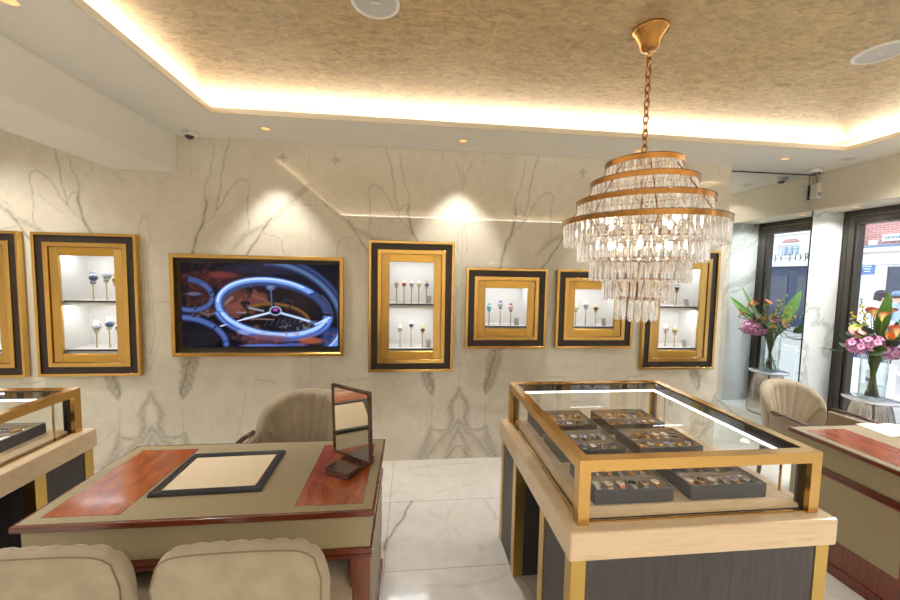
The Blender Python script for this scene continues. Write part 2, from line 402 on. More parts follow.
SOFT = {
 'V6': ([(1.308,2.43),(1.175,2.30),(1.059,2.19),(0.941,2.08),(0.84,2.035),(0.772,1.985),(.70,1.9)], .035, .035, .75),
 'V3s': ([(0.468,2.2),(0.436,2.056),(0.372,1.884)], .006, .02, .4),
 'B13': ([(.36,1.4),(0.335,1.174),(0.334,1.017),(0.309,0.878),(0.276,0.71),(0.245,0.60)], .085, .01, .95),
 'B15': ([(0.002,0.667),(0.028,0.592),(0.064,0.546),(0.081,0.472),(0.06,0.378),(0.086,0.284)], .03, .05, .9),
 'B15b': ([(0.008,0.376),(0.05,0.321),(0.068,0.265)], .02, .03, .9),
 'B16': ([(0.005,0.357),(0.095,0.246),(0.204,0.136),(0.294,0.026)], .035, .075, .9),
 'B16b': ([(0.0,0.30),(0.05,0.185),(0.09,0.03)], .035, .08, .85),
 'B16c': ([(0.252,0.307),(0.278,0.176),(0.349,0.027)], .03, .10, .9),
 'B21': ([(.03,.24),(.14,.15),(.27,.10)], .10, .10, .35),
 'B16d': ([(0.059,0.283),(0.169,0.267),(0.252,0.288)], .02, .03, .9),
}
xs = np.arange(XL, 3.012, .0085); xs = np.append(xs[xs < 3.005], 3.012)
zs = np.linspace(0, ZC, 330)
wall, X, Z = grid_obj('wall_back', xs, zs, lambda x, z: np.stack([x, np.full(x.shape, YW), z], 1), M_marble, in_hole)
struct(wall)
U = np.abs((X-AX+PW) % (2*PW)-PW)
Uw = U+.006*wob(U, Z, 22, 1)*np.clip(U*20, 0, 1); Zw = Z+.006*wob(U, Z, 25, 4)
vr = np.zeros(X.shape); vg = np.zeros(X.shape)
for p, w, s in FINE.values():
    d, t = seg_dist(Uw, Zw, p); d = d+.0015*wob(U, Z, 160, 2)
    vr = np.maximum(vr, s*np.clip(1-(d-w*.5)/(w*.9), 0, 1)*(.75+.25*wob(U, Z, 30, 5)))
    vg = np.maximum(vg, s*.25*np.clip(1-d/(w*4), 0, 1))
for k, (p, w0, w1, s) in SOFT.items():
    d, t = seg_dist(Uw, Zw, p); w = w0+(w1-w0)*(t**5 if k == 'B13' else t); edge = .35 if k == 'B13' else .9
    d = d+.10*w*wob(U, Z, 60, 7)+.12*w*wob(U, Z, 24, 3)
    vg = np.maximum(vg, s*np.clip(1-(d-w*(1-edge))/(w*edge), 0, 1)*(.8+.2*wob(U, Z, 60, 3)))
vr = np.maximum(vr, .22*np.clip(1-np.abs(U)/.0035, 0, 1)); vr = np.maximum(vr, .28*np.clip(1-np.abs(U-PW)/.004, 0, 1))
vert_attr(wall, np.stack([np.clip(vr, 0, 1), np.clip(vg, 0, 1), np.zeros(X.shape)], 1))
# return of the marble at its right end, and unseen backing added to block light
m = MB(); m.quad((3.012, YW, 0), (3.012, YM+.02, 0), (3.012, YM+.02, ZC), (3.012, YW, ZC))
struct(m.build('trim_1', M_marble))
m = MB(); m.box(XL, 3.0, YW+.33, YW+.36, 0, 3.1); m.box(3.0, 4.56, YM+.05, YM+.08, -.3, 3.1); struct(m.build('wall_rear_backing', M_white))
m = MB(); m.box(XL-.1, XL, Y0-.1, YW+.36, 0, 3.1); struct(m.build('wall_left', M_bulk))
m = MB(); m.box(XL, 4.9, Y0-.1, Y0, 0, 3.1); struct(m.build('wall_front', M_bulk))

# floor
fx = np.concatenate([np.arange(XL, -.6, .25), np.arange(-.6, 1.0, .012), np.arange(1.0, XB+.2, .25)]); fx = np.append(fx, 5.0)
fy = np.concatenate([np.arange(Y0, 1.4, .25), np.arange(1.4, YM, .012), [YM+.05]])
fl, X, Y = grid_obj('floor', fx, fy, lambda x, y: np.stack([x, y, np.zeros(x.shape)], 1), M_floor)
struct(fl)
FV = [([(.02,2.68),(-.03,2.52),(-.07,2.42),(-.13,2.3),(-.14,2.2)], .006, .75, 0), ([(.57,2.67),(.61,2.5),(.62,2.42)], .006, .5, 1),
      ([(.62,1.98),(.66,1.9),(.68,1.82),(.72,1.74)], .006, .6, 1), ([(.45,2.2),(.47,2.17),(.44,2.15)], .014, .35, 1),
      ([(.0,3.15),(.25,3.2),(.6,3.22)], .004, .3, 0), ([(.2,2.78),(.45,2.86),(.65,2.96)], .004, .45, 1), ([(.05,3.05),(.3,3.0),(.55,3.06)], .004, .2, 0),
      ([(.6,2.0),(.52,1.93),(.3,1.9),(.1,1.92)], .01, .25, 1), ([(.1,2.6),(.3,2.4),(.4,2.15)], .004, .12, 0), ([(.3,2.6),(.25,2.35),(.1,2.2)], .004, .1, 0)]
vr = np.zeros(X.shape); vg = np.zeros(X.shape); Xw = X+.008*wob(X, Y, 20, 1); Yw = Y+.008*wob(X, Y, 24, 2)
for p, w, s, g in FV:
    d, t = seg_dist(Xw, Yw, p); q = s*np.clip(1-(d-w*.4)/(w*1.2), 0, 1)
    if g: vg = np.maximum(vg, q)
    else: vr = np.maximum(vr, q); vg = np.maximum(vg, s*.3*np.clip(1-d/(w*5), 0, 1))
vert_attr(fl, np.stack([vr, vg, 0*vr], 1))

# ceiling: soffit with opening, raised gold tray
HX0, HX1, HY0, HY1 = -1.37, 3.56, -.9, 2.775
m = MB()
q4 = .006
for a, b, c, d in ((XL, HX0-q4, Y0, YM+.05), (HX1+q4, 5.0, Y0, YM+.05), (HX0-q4, HX1+q4, Y0, HY0-q4), (HX0-q4, HX1+q4, HY1+q4, YM+.05)): m.box(a, b, c, d, ZC, ZC+.02)
struct(m.build('ceiling', M_soffit))
G = .2
m = MB(); m.box(HX0-G, HX1+G, HY0-G, HY1+G, ZR, ZR+.02); o = struct(m.build('ceiling_raised', M_leaf))
m = MB()
for a, b, c, d in ((HX0-G-.02, HX0-G, HY0-G, HY1+G), (HX1+G, HX1+G+.02, HY0-G, HY1+G), (HX0-G, HX1+G, HY0-G-.02, HY0-G), (HX0-G, HX1+G, HY1+G, HY1+G+.02)): m.box(a, b, c, d, ZC+.01, ZR+.03)
struct(m.build('ceiling_cove_side', M_soffit))
m = MB(); e = .018
for a, b, c, d in ((HX0-e, HX0, HY0-e, HY1+e), (HX1, HX1+e, HY0-e, HY1+e), (HX0, HX1, HY0-e, HY0), (HX0, HX1, HY1, HY1+e)): m.box(a, b, c, d, ZC-.004, ZC+.034)
struct(m.build('trim_2', M_bulk))
for n, (a, b, c, d) in (('rear', (HX0-.1, HX1+.1, HY1+.13, HY1+.145)), ('front', (HX0-.1, HX1+.1, HY0-.145, HY0-.13)), ('left', (HX0-.145, HX0-.13, HY0-.1, HY1+.1)), ('right', (HX1+.13, HX1+.145, HY0-.1, HY1+.1))):
    m = MB(); m.box(a, b, c, d, ZC+.021, ZC+.066); o = m.build('led_strip', M_cove)
    tag(o, 'warm light strip hidden in the cove along the %s edge of the ceiling' % n, 'light strip', 'cove light strips')
m = MB(); m.box(-2.37, -1.90, Y0, YW-.002, 2.492, ZC-.001); struct(m.build('trim_3', M_soffit))
# roof slab so that no sky leaks in
m = MB(); m.box(XL-.2, 5.0, Y0-.2, YM+.1, 3.1, 3.2); struct(m.build('ceiling_slab', M_white))

# right wall: bulkhead, window recess, piers
m = MB(); m.box(XB, XB+.9, Y0, YM+.04, 2.417, ZC-.001); struct(m.build('wall_right_bulkhead', M_bulk))
WN = 2.50
m = MB(); m.box(XB, XF+.12, 2.1, WN, 0, 2.417); m.box(XB, XF+.12, Y0, .5, 0, 2.417); m.box(XF-.03, XF+.12, YM-.001, YM+.05, 0, 2.417)
struct(m.build('wall_right', M_marble2))
m = MB(); m.box(XB, XF+.12, YM, YM+.045, -.01, 2.417); struct(m.build('wall_right_return', M_marble2))
m = MB(); m.box(XB, XF+.15, .5, 2.1, -.01, .12); m.box(XB, XF+.15, WN, YM, -.01, .12); struct(m.build('trim_4', M_marble2, bevel=.004))
def window(n, y0, y1, label):
    w = thing(n, label, 'window', (XF, (y0+y1)/2, .12)); w['kind'] = 'structure'
    h = (y1-y0)/2; H = 2.297
    def ring(a, d0, d1, mat, name, cw):   # inset a, depth d0..d1, bar width cw
        q = MB().frame(-h+a, h-a, a, H-a, cw, d0, d1)
        q.v = [(y, x, z) for x, y, z in q.v]; return q.build(name, mat, w, fixn=True)
    ring(0, 0, .10, M_darkframe2, 'outer_gasket', .022)
    ring(.022, -.012, .10, M_darkframe, 'frame', .034)
    ring(.056, -.004, .10, M_chrome if False else M_bulk, 'seal_strip', .006)
    ring(.062, -.014, .10, M_darkframe, 'sash', .05)
    ring(.112, .0, .08, M_darkframe2, 'inner_gasket', .01)
    ring(.122, .0, .07, M_darkframe, 'glazing_bead', .022)
    q = MB(); q.quad((.048, -h+.14, .14), (.048, h-.14, .14), (.048, h-.14, H-.14), (.048, -h+.14, H-.14)); q.build('pane', M_winglass, w)
    return w
win = window('window_1', WN, YM, 'dark framed shop window behind the side table with flowers')
window('window_2_added', .5, 2.1, 'unseen dark framed shop window added for daylight nearer the camera along the right wall')  # window added out of view to let in more daylight
# serif lettering on the outer face of the glass (reads from the street)
def letter(ch):   # strokes of one serif capital
    P = []
    def arc(cx, cz, rx, rz, a0, a1, t=.015, n=18):
        for i in range(n):
            A, B = a0+(a1-a0)*i/n, a0+(a1-a0)*(i+1)/n
            th = lambda w: t*(.35+.65*abs(cos(w)))
            P.append([(cx+(rx)*cos(A), cz+rz*sin(A)), (cx+rx*cos(B), cz+rz*sin(B)), (cx+(rx-th(B))*cos(B), cz+(rz-th(B)*.6)*sin(B)), (cx+(rx-th(A))*cos(A), cz+(rz-th(A)*.6)*sin(A))])
    def bar(x0, z0, x1, z1): P.append([(x0, z0), (x1, z0), (x1, z1), (x0, z1)])
    H = .095; s = .006
    if ch in 'LETR': bar(.010, 0, .024, H); bar(.004, 0, .030, s); bar(.004, H-s, .030, H)
    if ch == 'L': bar(.02, 0, .056, s); bar(.053, 0, .056, .02)
    if ch == 'E': bar(.02, 0, .056, s); bar(.053, 0, .056, .02); bar(.02, H-s, .054, H); bar(.051, H-.018, .054, H); bar(.02, H/2, .044, H/2+s); bar(.041, H/2-.008, .044, H/2+.012)
    if ch == 'T':
        P[:] = []; bar(.028, 0, .042, H); bar(.022, 0, .048, s); bar(.002, H-s, .068, H); bar(.002, H-.02, .005, H); bar(.065, H-.02, .068, H)
    if ch == 'C': arc(.042, H/2, .04, H/2, .75, 2*PI-.75); bar(.068, H-.032, .071, H-.006)
    if ch == 'O': arc(.042, H/2, .042, H/2, 0, 2*PI, n=28)
    if ch == 'R':
        arc(.022, H*.74, .03, H*.26, -PI/2, PI/2); P.append([(.026, H*.5), (.036, H*.5), (.068, 0), (.056, 0)]); bar(.052, 0, .074, s)
    return P
M_letter = simple('etched_grey_lettering', (34, 40, 58), .5, noise=.05)
# mirror at the right end of the back wall
t = thing('wall_mirror', 'tall polished mirror panel between the marble wall and the marble pier', 'mirror', ((3.012+4.075)/2, YM, 0))
w2 = (4.075-3.012)/2
m = MB(); m.box(-w2, w2, 0, .01, .002, 2.765); m.build('mirror_glass', M_mirror, t)
m = MB(); m.box(-w2, w2, -.002, .012, 2.765, ZC-.002); m.box(w2-.004, w2+.006, -.004, .012, .002, 2.765); m.build('edge_trim', M_darkframe2, t)

# ------------------------------------------------------------------ wall display cabinets
ORD = {'F0': 'tall brass framed display case at the far left, partly out of view', 'A': 'tall brass framed display case left of the television',
       'C': 'tall brass framed display case just right of the television', 'D': 'small square brass display case next to the tall case by the television',
       'E': 'small square brass display case partly behind the chandelier', 'F': 'tall brass framed display case nearest the mirror, behind the chandelier'}
SHELF = {}
for k, (x0, x1, z0, z1) in CAB.items():
    cx = (x0+x1)/2; w = (x1-x0)/2; H = z1-z0
    t = thing('display_cabinet', ORD[k], 'display cabinet', (cx, YW, z0), 0, 'brass framed wall display cabinets')
    MB().frame(-w, w, 0, H, .022, -.045, .0).build('outer_frame', M_gold, t, fixn=True, bevel=.0015, seg=1)
    MB().frame(-w+.022, w-.022, .022, H-.022, .054, -.030, .02).build('wenge_band', M_wenge, t, fixn=True)
    MB().frame(-w+.076, w-.076, .076, H-.076, .034, -.042, .03).build('step_frame', M_gold, t, fixn=True, bevel=.002, seg=1)
    a = w-.110
    for xa, xb in ((-a+.003, -a+.068), (a-.068, a-.003)):
        d = MB(); d.box(xa, xb, -.030, -.006, .113, H-.113); door = d.build('door_stile', M_gold_v, t, bevel=.0025, seg=1)
    for za, zb_ in ((.113, .180), (H-.180, H-.113)):
        d = MB(); d.box(-a+.0685, a-.0685, -.029, -.006, za, zb_); d.build('door_rail', M_gold_x, t, bevel=.0025, seg=1)
    d = MB(); d.quad((-a+.06, -.012, .17), (a-.06, -.012, .17), (a-.06, -.012, H-.17), (-a+.06, -.012, H-.17)); d.build('pane', M_glass, t)
    # interior
    ia = a-.045; b0, b1 = .14, H-.14; dp = .27
    q = MB()
    q.quad((-ia, 0, b0), (-ia, dp, b0), (-ia, dp, b1), (-ia, 0, b1)); q.quad((ia, dp, b0), (ia, 0, b0), (ia, 0, b1), (ia, dp, b1))
    q.quad((-ia, dp, b0), (ia, dp, b0), (ia, dp, b1), (-ia, dp, b1)); q.quad((-ia, 0, b0), (ia, 0, b0), (ia, dp, b0), (-ia, dp, b0)); q.quad((-ia, 0, b1), (-ia, dp, b1), (ia, dp, b1), (ia, 0, b1))
    q.build('lining', M_cabin, t)
    lv = [1.433, 1.030] if H > 1 else [1.236]
    SHELF[k] = [v for v in lv]
    for i, zt in enumerate(lv):
        zz = zt-z0
        s_ = MB(); s_.box(-ia+.001, ia-.001, .02, dp-.002, zz-.038, zz); sh = s_.build('shelf', M_cabin, t)
        s_ = MB(); s_.box(-ia+.012, ia-.012, .013, .02, zz-.014, zz); s_.build('shelf_edge', M_navy, sh)
        top = (lv[i-1]-z0-.0385) if i else b1-.003
        s_ = MB(); s_.quad((-ia+.02, .03, top), (ia-.02, .03, top), (ia-.02, .10, top), (-ia+.02, .10, top)); s_.v = [(x, y, z) for x, y, z in s_.v]
        s_.f = [f[::-1] for f in s_.f]; s_.build('light_panel', M_cabled, t)

# ------------------------------------------------------------------ watches on stands
WM = {}
def col(rgb, rough=.4, metal=0):
    k = (rgb, rough, metal)
    if k not in WM: WM[k] = simple('watch_finish_%d' % len(WM), rgb, rough, metal, noise=.06, nscale=90)
    return WM[k]
GOLDW, STEELW, ROSEW = ((224, 188, 120), .22, 1), ((214, 216, 222), .2, 1), ((226, 186, 160), .22, 1)
M_rod = brass('stand_brass', (196, 164, 104), .35)
def stand(x, y, z, h, label, flat=False):
    t = thing('watch_stand', label, 'watch stand', (x, y, z), 0, 'watch stands in the wall cabinets')
    r = .0065 if flat else .0045
    MB().tube([(0, 0, 0), (0, 0, h)], r, 8).build('rod', M_rod, t)
    MB().lathe([(.013, 0), (.013, .002), (.006, .004)], 14).build('foot', M_rod, t)
    q = MB(); q.tube([(0, -.010+.020*i/8*0, h)]*1 + [(0, 0, h), (0, .012, h+.012)], .004, 6); q.build('holder', M_rod, t)
    return t
def loop_watch(x, y, z, rz, case, dial, strap, label, s=1.0, chain=None):
    """a closed wristwatch seen from the front: ring-shaped strap, case facing -y, dial"""
    t = thing('wristwatch', label, 'watch', (x, y, z), rz, 'watches in the wall cabinets')
    n = 26; v = []; f = []
    for i in range(n):
        w = 2*PI*i/n; cy, cz = .024*s*cos(w), .031*s*sin(w)
        hw = s*(.0085+.002*max(0, -cos(w)))
        for dx, k in ((-1, 1), (1, 1), (1, .86), (-1, .86)): v.append((dx*hw, cy*k, .034*s+cz*k))
    for i in range(n):
        j = (i+1) % n
        for a in range(4): f.append((i*4+a, i*4+(a+1) % 4, j*4+(a+1) % 4, j*4+a))
    MB().add(v, f, False).build('strap', col(*strap), t, fixn=True)
    c = MB().lathe([(.010*s, 0), (.0175*s, .001*s), (.0185*s, .004*s), (.0185*s, .008*s), (.0165*s, .011*s), (.0145*s, .0112*s)], 22, (0, -.0205*s, .034*s), axis='y').build('case', col(*case), t)
    MB().lathe([(.0148*s, .0105*s), (.0148*s, .0113*s)], 20, (0, -.0205*s, .034*s), axis='y').build('dial', col(*dial), c)
    q = MB(); q.box(-.0006*s, .0006*s, -.0322*s, -.0318*s, .034*s, .044*s); q.box(-.0005*s, .007*s, -.0322*s, -.0318*s, .0335*s, .0347*s); q.build('hands', col((40, 36, 40), .3, .5), c)
    MB().lathe([(.002*s, 0), (.002*s, .004*s)], 8, (.0185*s, -.026*s, .034*s), axis='x').build('crown', col(*case), c)
    return t
wh = ((240, 238, 232), .35, 0); blk = ((36, 34, 40), .5, 0)
def strapc(rgb): return (rgb, .55, 0)
STW = [  # cabinet, shelf, x, stand h, rz, size, case, dial, strap, description, place
 ('C', 0, -.129, .135, 0, 1, GOLDW, ((190, 196, 190), .3, 0), strapc((196, 164, 96)), 'gold watch with pale grey dial', 'first of five on the top shelf'),
 ('C', 0, -.061, .135, 0, 1, ROSEW, ((206, 70, 78), .3, 0), strapc((238, 226, 222)), 'watch with red dial and white strap', 'on the top shelf of the tall case'),
 ('C', 0, .007, .135, 0, 1, STEELW, ((206, 176, 190), .3, 0), strapc((232, 228, 232)), 'watch with pale pink dial and white strap', 'middle of five on the top shelf'),
 ('C', 0, .073, .135, 0, 1, GOLDW, ((226, 214, 176), .3, 0), strapc((240, 234, 220)), 'watch with cream dial and white strap', 'on the top shelf of the tall case'),
 ('C', 0, .144, .135, 0, 1, GOLDW, ((46, 92, 190), .25, 0), strapc((190, 150, 90)), 'gold watch with bright blue dial', 'at the end of the top shelf'),
 ('C', 1, -.093, .125, 0, 1.05, GOLDW, ((150, 190, 206), .25, 0), strapc((236, 216, 206)), 'gold watch with pale blue dial', 'on the tall case lower shelf'),
 ('C', 1, .007, .165, 0, 1.05, STEELW, ((88, 84, 104), .3, 0), strapc((232, 224, 228)), 'watch with dark grey dial on the tallest stand', 'lower shelf of the tall case'),
 ('C', 1, .111, .125, 0, 1.05, GOLDW, ((112, 96, 66), .3, 0), strapc((206, 170, 96)), 'gold watch with bronze dial', 'on the lower shelf beside a price card'),
 ('D', 0, .732, .125, -.35, 1.1, STEELW, ((140, 206, 220), .25, 0), strapc((64, 168, 196)), 'watch with turquoise dial and strap', 'in the square case'),
 ('D', 0, .838, .150, -.35, 1.1, STEELW, ((214, 222, 232), .25, 0), strapc((40, 60, 150)), 'silver watch with navy strap', 'tallest in the square case'),
 ('D', 0, .939, .125, -.35, 1.1, ROSEW, ((206, 196, 200), .25, 0), strapc((150, 46, 40)), 'rose gold watch with dark red strap', 'in the square case'),
 ('E', 0, 1.577, .125, -.5, 1.1, GOLDW, wh, strapc((216, 190, 140)), 'gold watch with white dial', 'half hidden in the square case by the chandelier'),
 ('E', 0, 1.676, .150, -.5, 1.1, STEELW, ((176, 184, 196), .25, 0), strapc((200, 196, 190)), 'steel watch with grey dial', 'tallest in the square case by the chandelier'),
 ('E', 0, 1.777, .125, -.5, 1.1, GOLDW, ((96, 80, 60), .3, 0), strapc((206, 176, 110)), 'gold watch with brown dial', 'in the square case by the chandelier'),
 ('F', 0, 2.604, .13, -.7, 1.1, STEELW, ((30, 36, 52), .25, 0), strapc((60, 66, 84)), 'steel watch with dark dial', 'on the top shelf of the tall case nearest the mirror'),
 ('F', 1, 2.512, .13, -.7, 1.15, ROSEW, ((226, 214, 206), .25, 0), strapc((226, 206, 176)), 'rose gold watch with pale dial', 'in the case nearest the mirror'),
 ('F', 1, 2.610, .115, -.7, 1.15, GOLDW, ((190, 170, 130), .25, 0), strapc((206, 176, 120)), 'gold watch with tan dial', 'on the lower shelf of the case nearest the mirror'),
 ('A', 0, -2.645, .13, .75, 1.5, STEELW, ((54, 74, 112), .25, 0), strapc((84, 100, 130)), 'steel watch with dark blue dial', 'on the top shelf left of the television'),
 ('A', 0, -2.541, .15, .75, 1.5, STEELW, ((176, 190, 214), .25, 0), strapc((196, 186, 166)), 'steel watch with pale blue dial and cream strap', 'top shelf left of the television'),
 ('A', 0, -2.468, .12, .75, 1.4, GOLDW, ((120, 130, 60), .3, 0), strapc((160, 140, 80)), 'gold watch with green dial', 'half hidden left of the television'),
 ('A', 1, -2.636, .125, .75, 1.5, STEELW, ((206, 212, 222), .25, 0), strapc((208, 196, 170)), 'steel watch with white dial', 'on the lower shelf left of the television'),
 ('A', 1, -2.535, .15, .75, 1.5, STEELW, ((84, 110, 160), .25, 0), strapc((206, 200, 190)), 'steel watch with mid blue dial', 'lower shelf left of the television'),
 ('A', 1, -2.462, .12, .75, 1.4, STEELW, ((60, 66, 84), .25, 0), strapc((196, 180, 150)), 'steel watch with slate grey dial', 'half hidden left of the television'),
]
for (k, sh, x, h, rz, s, ca, di, st, desc, place) in STW:
    z = SHELF[k][sh]; fl_ = False
    lab = desc+' '+place
    stand(x, 3.40, z, h, 'thin brass stand under the '+desc)
    loop_watch(x, 3.40, z+h-.004, rz, ca, di, st, lab, s*1.15)
for x, z, y, lab in ((.165, SHELF['C'][0], 3.355, 'small silver price card at the end of the top shelf beside five watches'), (.166, SHELF['C'][1], 3.355, 'small silver price card on the lower shelf beside three watches'),
                  (.985, SHELF['D'][0], 3.355, 'small silver price card in the square case with the turquoise watch'), (1.845, SHELF['E'][0], 3.355, 'small silver price card in the square case by the chandelier'),
                  (2.69, SHELF['F'][0], 3.355, 'small silver price card on the top shelf of the case nearest the mirror'), (2.69, SHELF['F'][1], 3.355, 'small silver price card on the lower shelf of the case nearest the mirror')):
    q = MB(); q.add([(-.022, 0, 0), (.022, 0, 0), (.022, .022, .07), (-.022, .022, .07), (-.022, .006, 0), (.022, .006, 0), (.022, .028, .068), (-.022, .028, .068)],
                    [(0, 1, 2, 3), (5, 4, 7, 6), (0, 4, 5, 1), (3, 2, 6, 7), (0, 3, 7, 4), (1, 5, 6, 2)])
    o = tag(q.build('price_card', M_silver, None, (x, y, z), fixn=True), lab, 'price card', 'price cards in the wall cabinets')
    q = MB()
    for i in range(6): q.quad((-.016, .0005+.0033*i-.0012+.002, .012+.008*i), (.016-.004*(i % 2), .0005+.0033*i-.0012+.002, .012+.008*i), (.016-.004*(i % 2), .0005+.0033*i-.0006+.002, .014+.008*i), (-.016, .0005+.0033*i-.0006+.002, .014+.008*i))
    q.build('card_face', col((140, 136, 130), .5, 0), o)

# ------------------------------------------------------------------ television
def paint_tv():
    nx, ny = 340, 184
    X, Y = np.meshgrid(np.linspace(0, 588, nx), np.linspace(0, 318, ny)); X = X.ravel(); Y = Y.ravel()   # picture space, y down
    im = np.tile(np.array([14., 9, 16]), (X.size, 1))
    def ov(a, c):
        a = np.clip(a, 0, 1)[:, None]; im[:] = im*(1-a)+np.array(c, float)*a
    def blob(cx, cy, rx, ry, c, s=1, p=2): ov(s*np.clip(1.4-1.4*(((X-cx)/rx)**2+((Y-cy)/ry)**2)**(p/2), 0, 1), c)
    def ring(cx, cy, rx, ry, rot, w, c, s=1, a0=None, a1=None, soft=.5, w2=None):
        dx, dy = X-cx, Y-cy; u = dx*cos(rot)+dy*sin(rot); v = -dx*sin(rot)+dy*cos(rot)
        r = np.hypot(u/rx, v/ry); an = np.arctan2(v/ry, u/rx)
        g = (r-1)*rx*ry/np.sqrt((ry*np.cos(an))**2+(rx*np.sin(an))**2+1e-6)
        q = np.clip((w-np.abs(g))/(w*soft), 0, 1)*s
        if a0 is not None: q = q*(np.mod(an-a0, 2*PI) < (a1-a0))
        ov(q, c)
    def disc(cx, cy, rx, ry, rot, c, s=1, soft=.08):
        dx, dy = X-cx, Y-cy; u = dx*cos(rot)+dy*sin(rot); v = -dx*sin(rot)+dy*cos(rot)
        ov(s*np.clip((1-np.hypot(u/rx, v/ry))/soft, 0, 1), c)
    def line(pts, w, c, s=1, soft=.6):
        d, t = seg_dist(X, Y, pts); ov(s*np.clip((w-d)/(w*soft), 0, 1), c)
    rs = np.random.RandomState(5)
    def vn(sx, sy):
        g = rs.rand(60, 100); u = X/sx+3.3; v = Y/sy+2.7; iu = u.astype(int) % 98; iv = v.astype(int) % 58; fu = u-np.floor(u); fv = v-np.floor(v); fu = fu*fu*(3-2*fu); fv = fv*fv*(3-2*fv)
        return (g[iv, iu]*(1-fu)+g[iv, iu+1]*fu)*(1-fv)+(g[iv+1, iu]*(1-fu)+g[iv+1, iu+1]*fu)*fv
    nz = .6*vn(48, 30)+.4*vn(20, 14); nz2 = .6*vn(14, 9)+.4*vn(7, 6)
    blob(120, 60, 170, 40, (96, 40, 30), .8); blob(150, 45, 70, 16, (190, 78, 58), .8); blob(60, 60, 60, 30, (70, 30, 24), .6)
    blob(330, 20, 220, 30, (62, 58, 84), .7); blob(520, 50, 110, 60, (22, 18, 26), .9)
    blob(60, 120, 60, 50, (120, 50, 32), .6); ov(.5*(nz2 > .62)*(X < 150)*(Y < 190), (150, 64, 40)); blob(45, 118, 34, 8, (150, 170, 220), .8); blob(40, 135, 30, 5, (30, 20, 20), .8)
    blob(90, 185, 60, 20, (150, 90, 70), .6); ov(.5*(nz2 > .7)*(X < 170)*(Y > 160)*(Y < 210), (220, 190, 170))
    ring(20, 120, 92, 58, .15, 13, (92, 120, 200), 1, -1.6, 1.9); ring(20, 120, 92, 58, .15, 7, (120, 150, 232), .8, -1.0, 1.7)
    q = (np.abs(np.hypot((X-20)/92, (Y-120)/58)-1) < .09)*(nz2 > .55)*(X > 20)*(Y > 100); ov(q*.7, (30, 36, 60))
    blob(60, 270, 90, 60, (18, 16, 26), .9)
    ring(10, 300, 150, 92, .12, 15, (96, 126, 226), 1, -1.75, .3); ring(10, 300, 150, 92, .12, 7, (140, 168, 255), .7, -1.7, .2)
    line([(40, 205), (52, 192)], 4, (24, 26, 50)); line([(110, 252), (124, 240)], 4, (24, 26, 50)); line([(150, 300), (170, 296)], 3, (40, 50, 110), .7)
    # outer bezel
    ring(372, 176, 246, 176, .42, 26, (92, 122, 190), 1, -2.2, 1.35); ring(372, 176, 238, 168, .42, 6, (150, 190, 245), .8, -2.0, .6); ring(376, 178, 252, 182, .42, 5, (26, 34, 66), .7, -1.8, .9)
    blob(560, 290, 50, 60, (80, 120, 220), .7); disc(345, 170, 222, 118, .12, (20, 14, 22), 1, .1)
    # inside of the watch
    disc(330, 165, 190, 92, .12, (34, 18, 18), 1, .2)
    blob(200, 140, 70, 60, (150, 74, 52), .9); ov(.6*(nz > .6)*(np.hypot((X-210)/80, (Y-140)/70) < 1), (214, 120, 86)); blob(215, 165, 40, 14, (196, 104, 74), .8, 2); line([(150, 160), (185, 130)], 9, (224, 170, 150), .8)
    blob(290, 130, 36, 26, (176, 92, 66), .9); line([(262, 120), (300, 135), (322, 150)], 8, (210, 120, 90), .8); blob(450, 120, 60, 50, (58, 30, 30), .7)
    ring(350, 215, 128, 62, .1, 7, (196, 134, 44), .95, -3.0, .4); ring(350, 215, 118, 54, .1, 4, (120, 70, 24), .8, -3.0, .4)
    blob(400, 235, 90, 24, (40, 36, 44), .8); ov(.7*(nz2 > .66)*(np.hypot((X-420)/70, (Y-232)/22) < 1), (200, 206, 220)); ov(.6*(nz > .66)*(np.hypot((X-300)/70, (Y-220)/30) < 1), (190, 120, 50))
    for k in range(6): line([(300+k*22, 240-k*2), (316+k*22, 212-k)], 4, (16, 14, 20), .9); line([(303+k*22, 240-k*2), (319+k*22, 212-k)], 1.6, (150, 150, 165), .7)
    line([(336, 165), (332, 92)], 10, (30, 34, 52)); line([(333, 160), (330, 96)], 4, (140, 160, 200), .8); disc(330, 88, 22, 15, 0, (120, 150, 215), .95, .3); disc(330, 84, 12, 8, 0, (220, 232, 255), .9, .4)
    line([(372, 150), (385, 136), (414, 142), (398, 172)], 5, (54, 54, 66)); line([(238, 168), (300, 180)], 5, (206, 212, 226)); line([(200, 186), (236, 188)], 3, (190, 200, 225), .8)
    line([(240, 175), (222, 152), (245, 150)], 12, (22, 26, 40), .9)
    line([(140, 240), (230, 212), (345, 182)], 3.4, (214, 226, 250)); line([(230, 212), (345, 182)], 6, (190, 206, 240)); line([(345, 182), (440, 208), (500, 228)], 6.5, (176, 200, 245)); line([(250, 210), (340, 214)], 3, (170, 140, 130), .7)
    blob(495, 226, 26, 12, (60, 80, 120), .8)
    disc(347, 180, 26, 20, 0, (150, 165, 195), 1, .15); disc(347, 180, 20, 15, 0, (18, 16, 30), 1, .2); disc(347, 176, 12, 7, 0, (196, 80, 206), .95, .4); disc(347, 176, 3, 3, 0, (60, 20, 70), .8, .5)
    # inner rim of the case
    ring(342, 176, 206, 106, .12, 22, (52, 68, 112), 1, -3.6, -.1); ring(335, 168, 204, 106, .12, 13, (112, 150, 220), 1, -3.6, -.8); ring(335, 166, 205, 107, .12, 4, (196, 220, 255), .9, -3.2, -1.0)
    ring(470, 175, 90, 70, .7, 4, (70, 52, 56), .8, -1.6, .1); ring(478, 175, 96, 74, .7, 5, (56, 76, 120), .8, -1.6, .3)
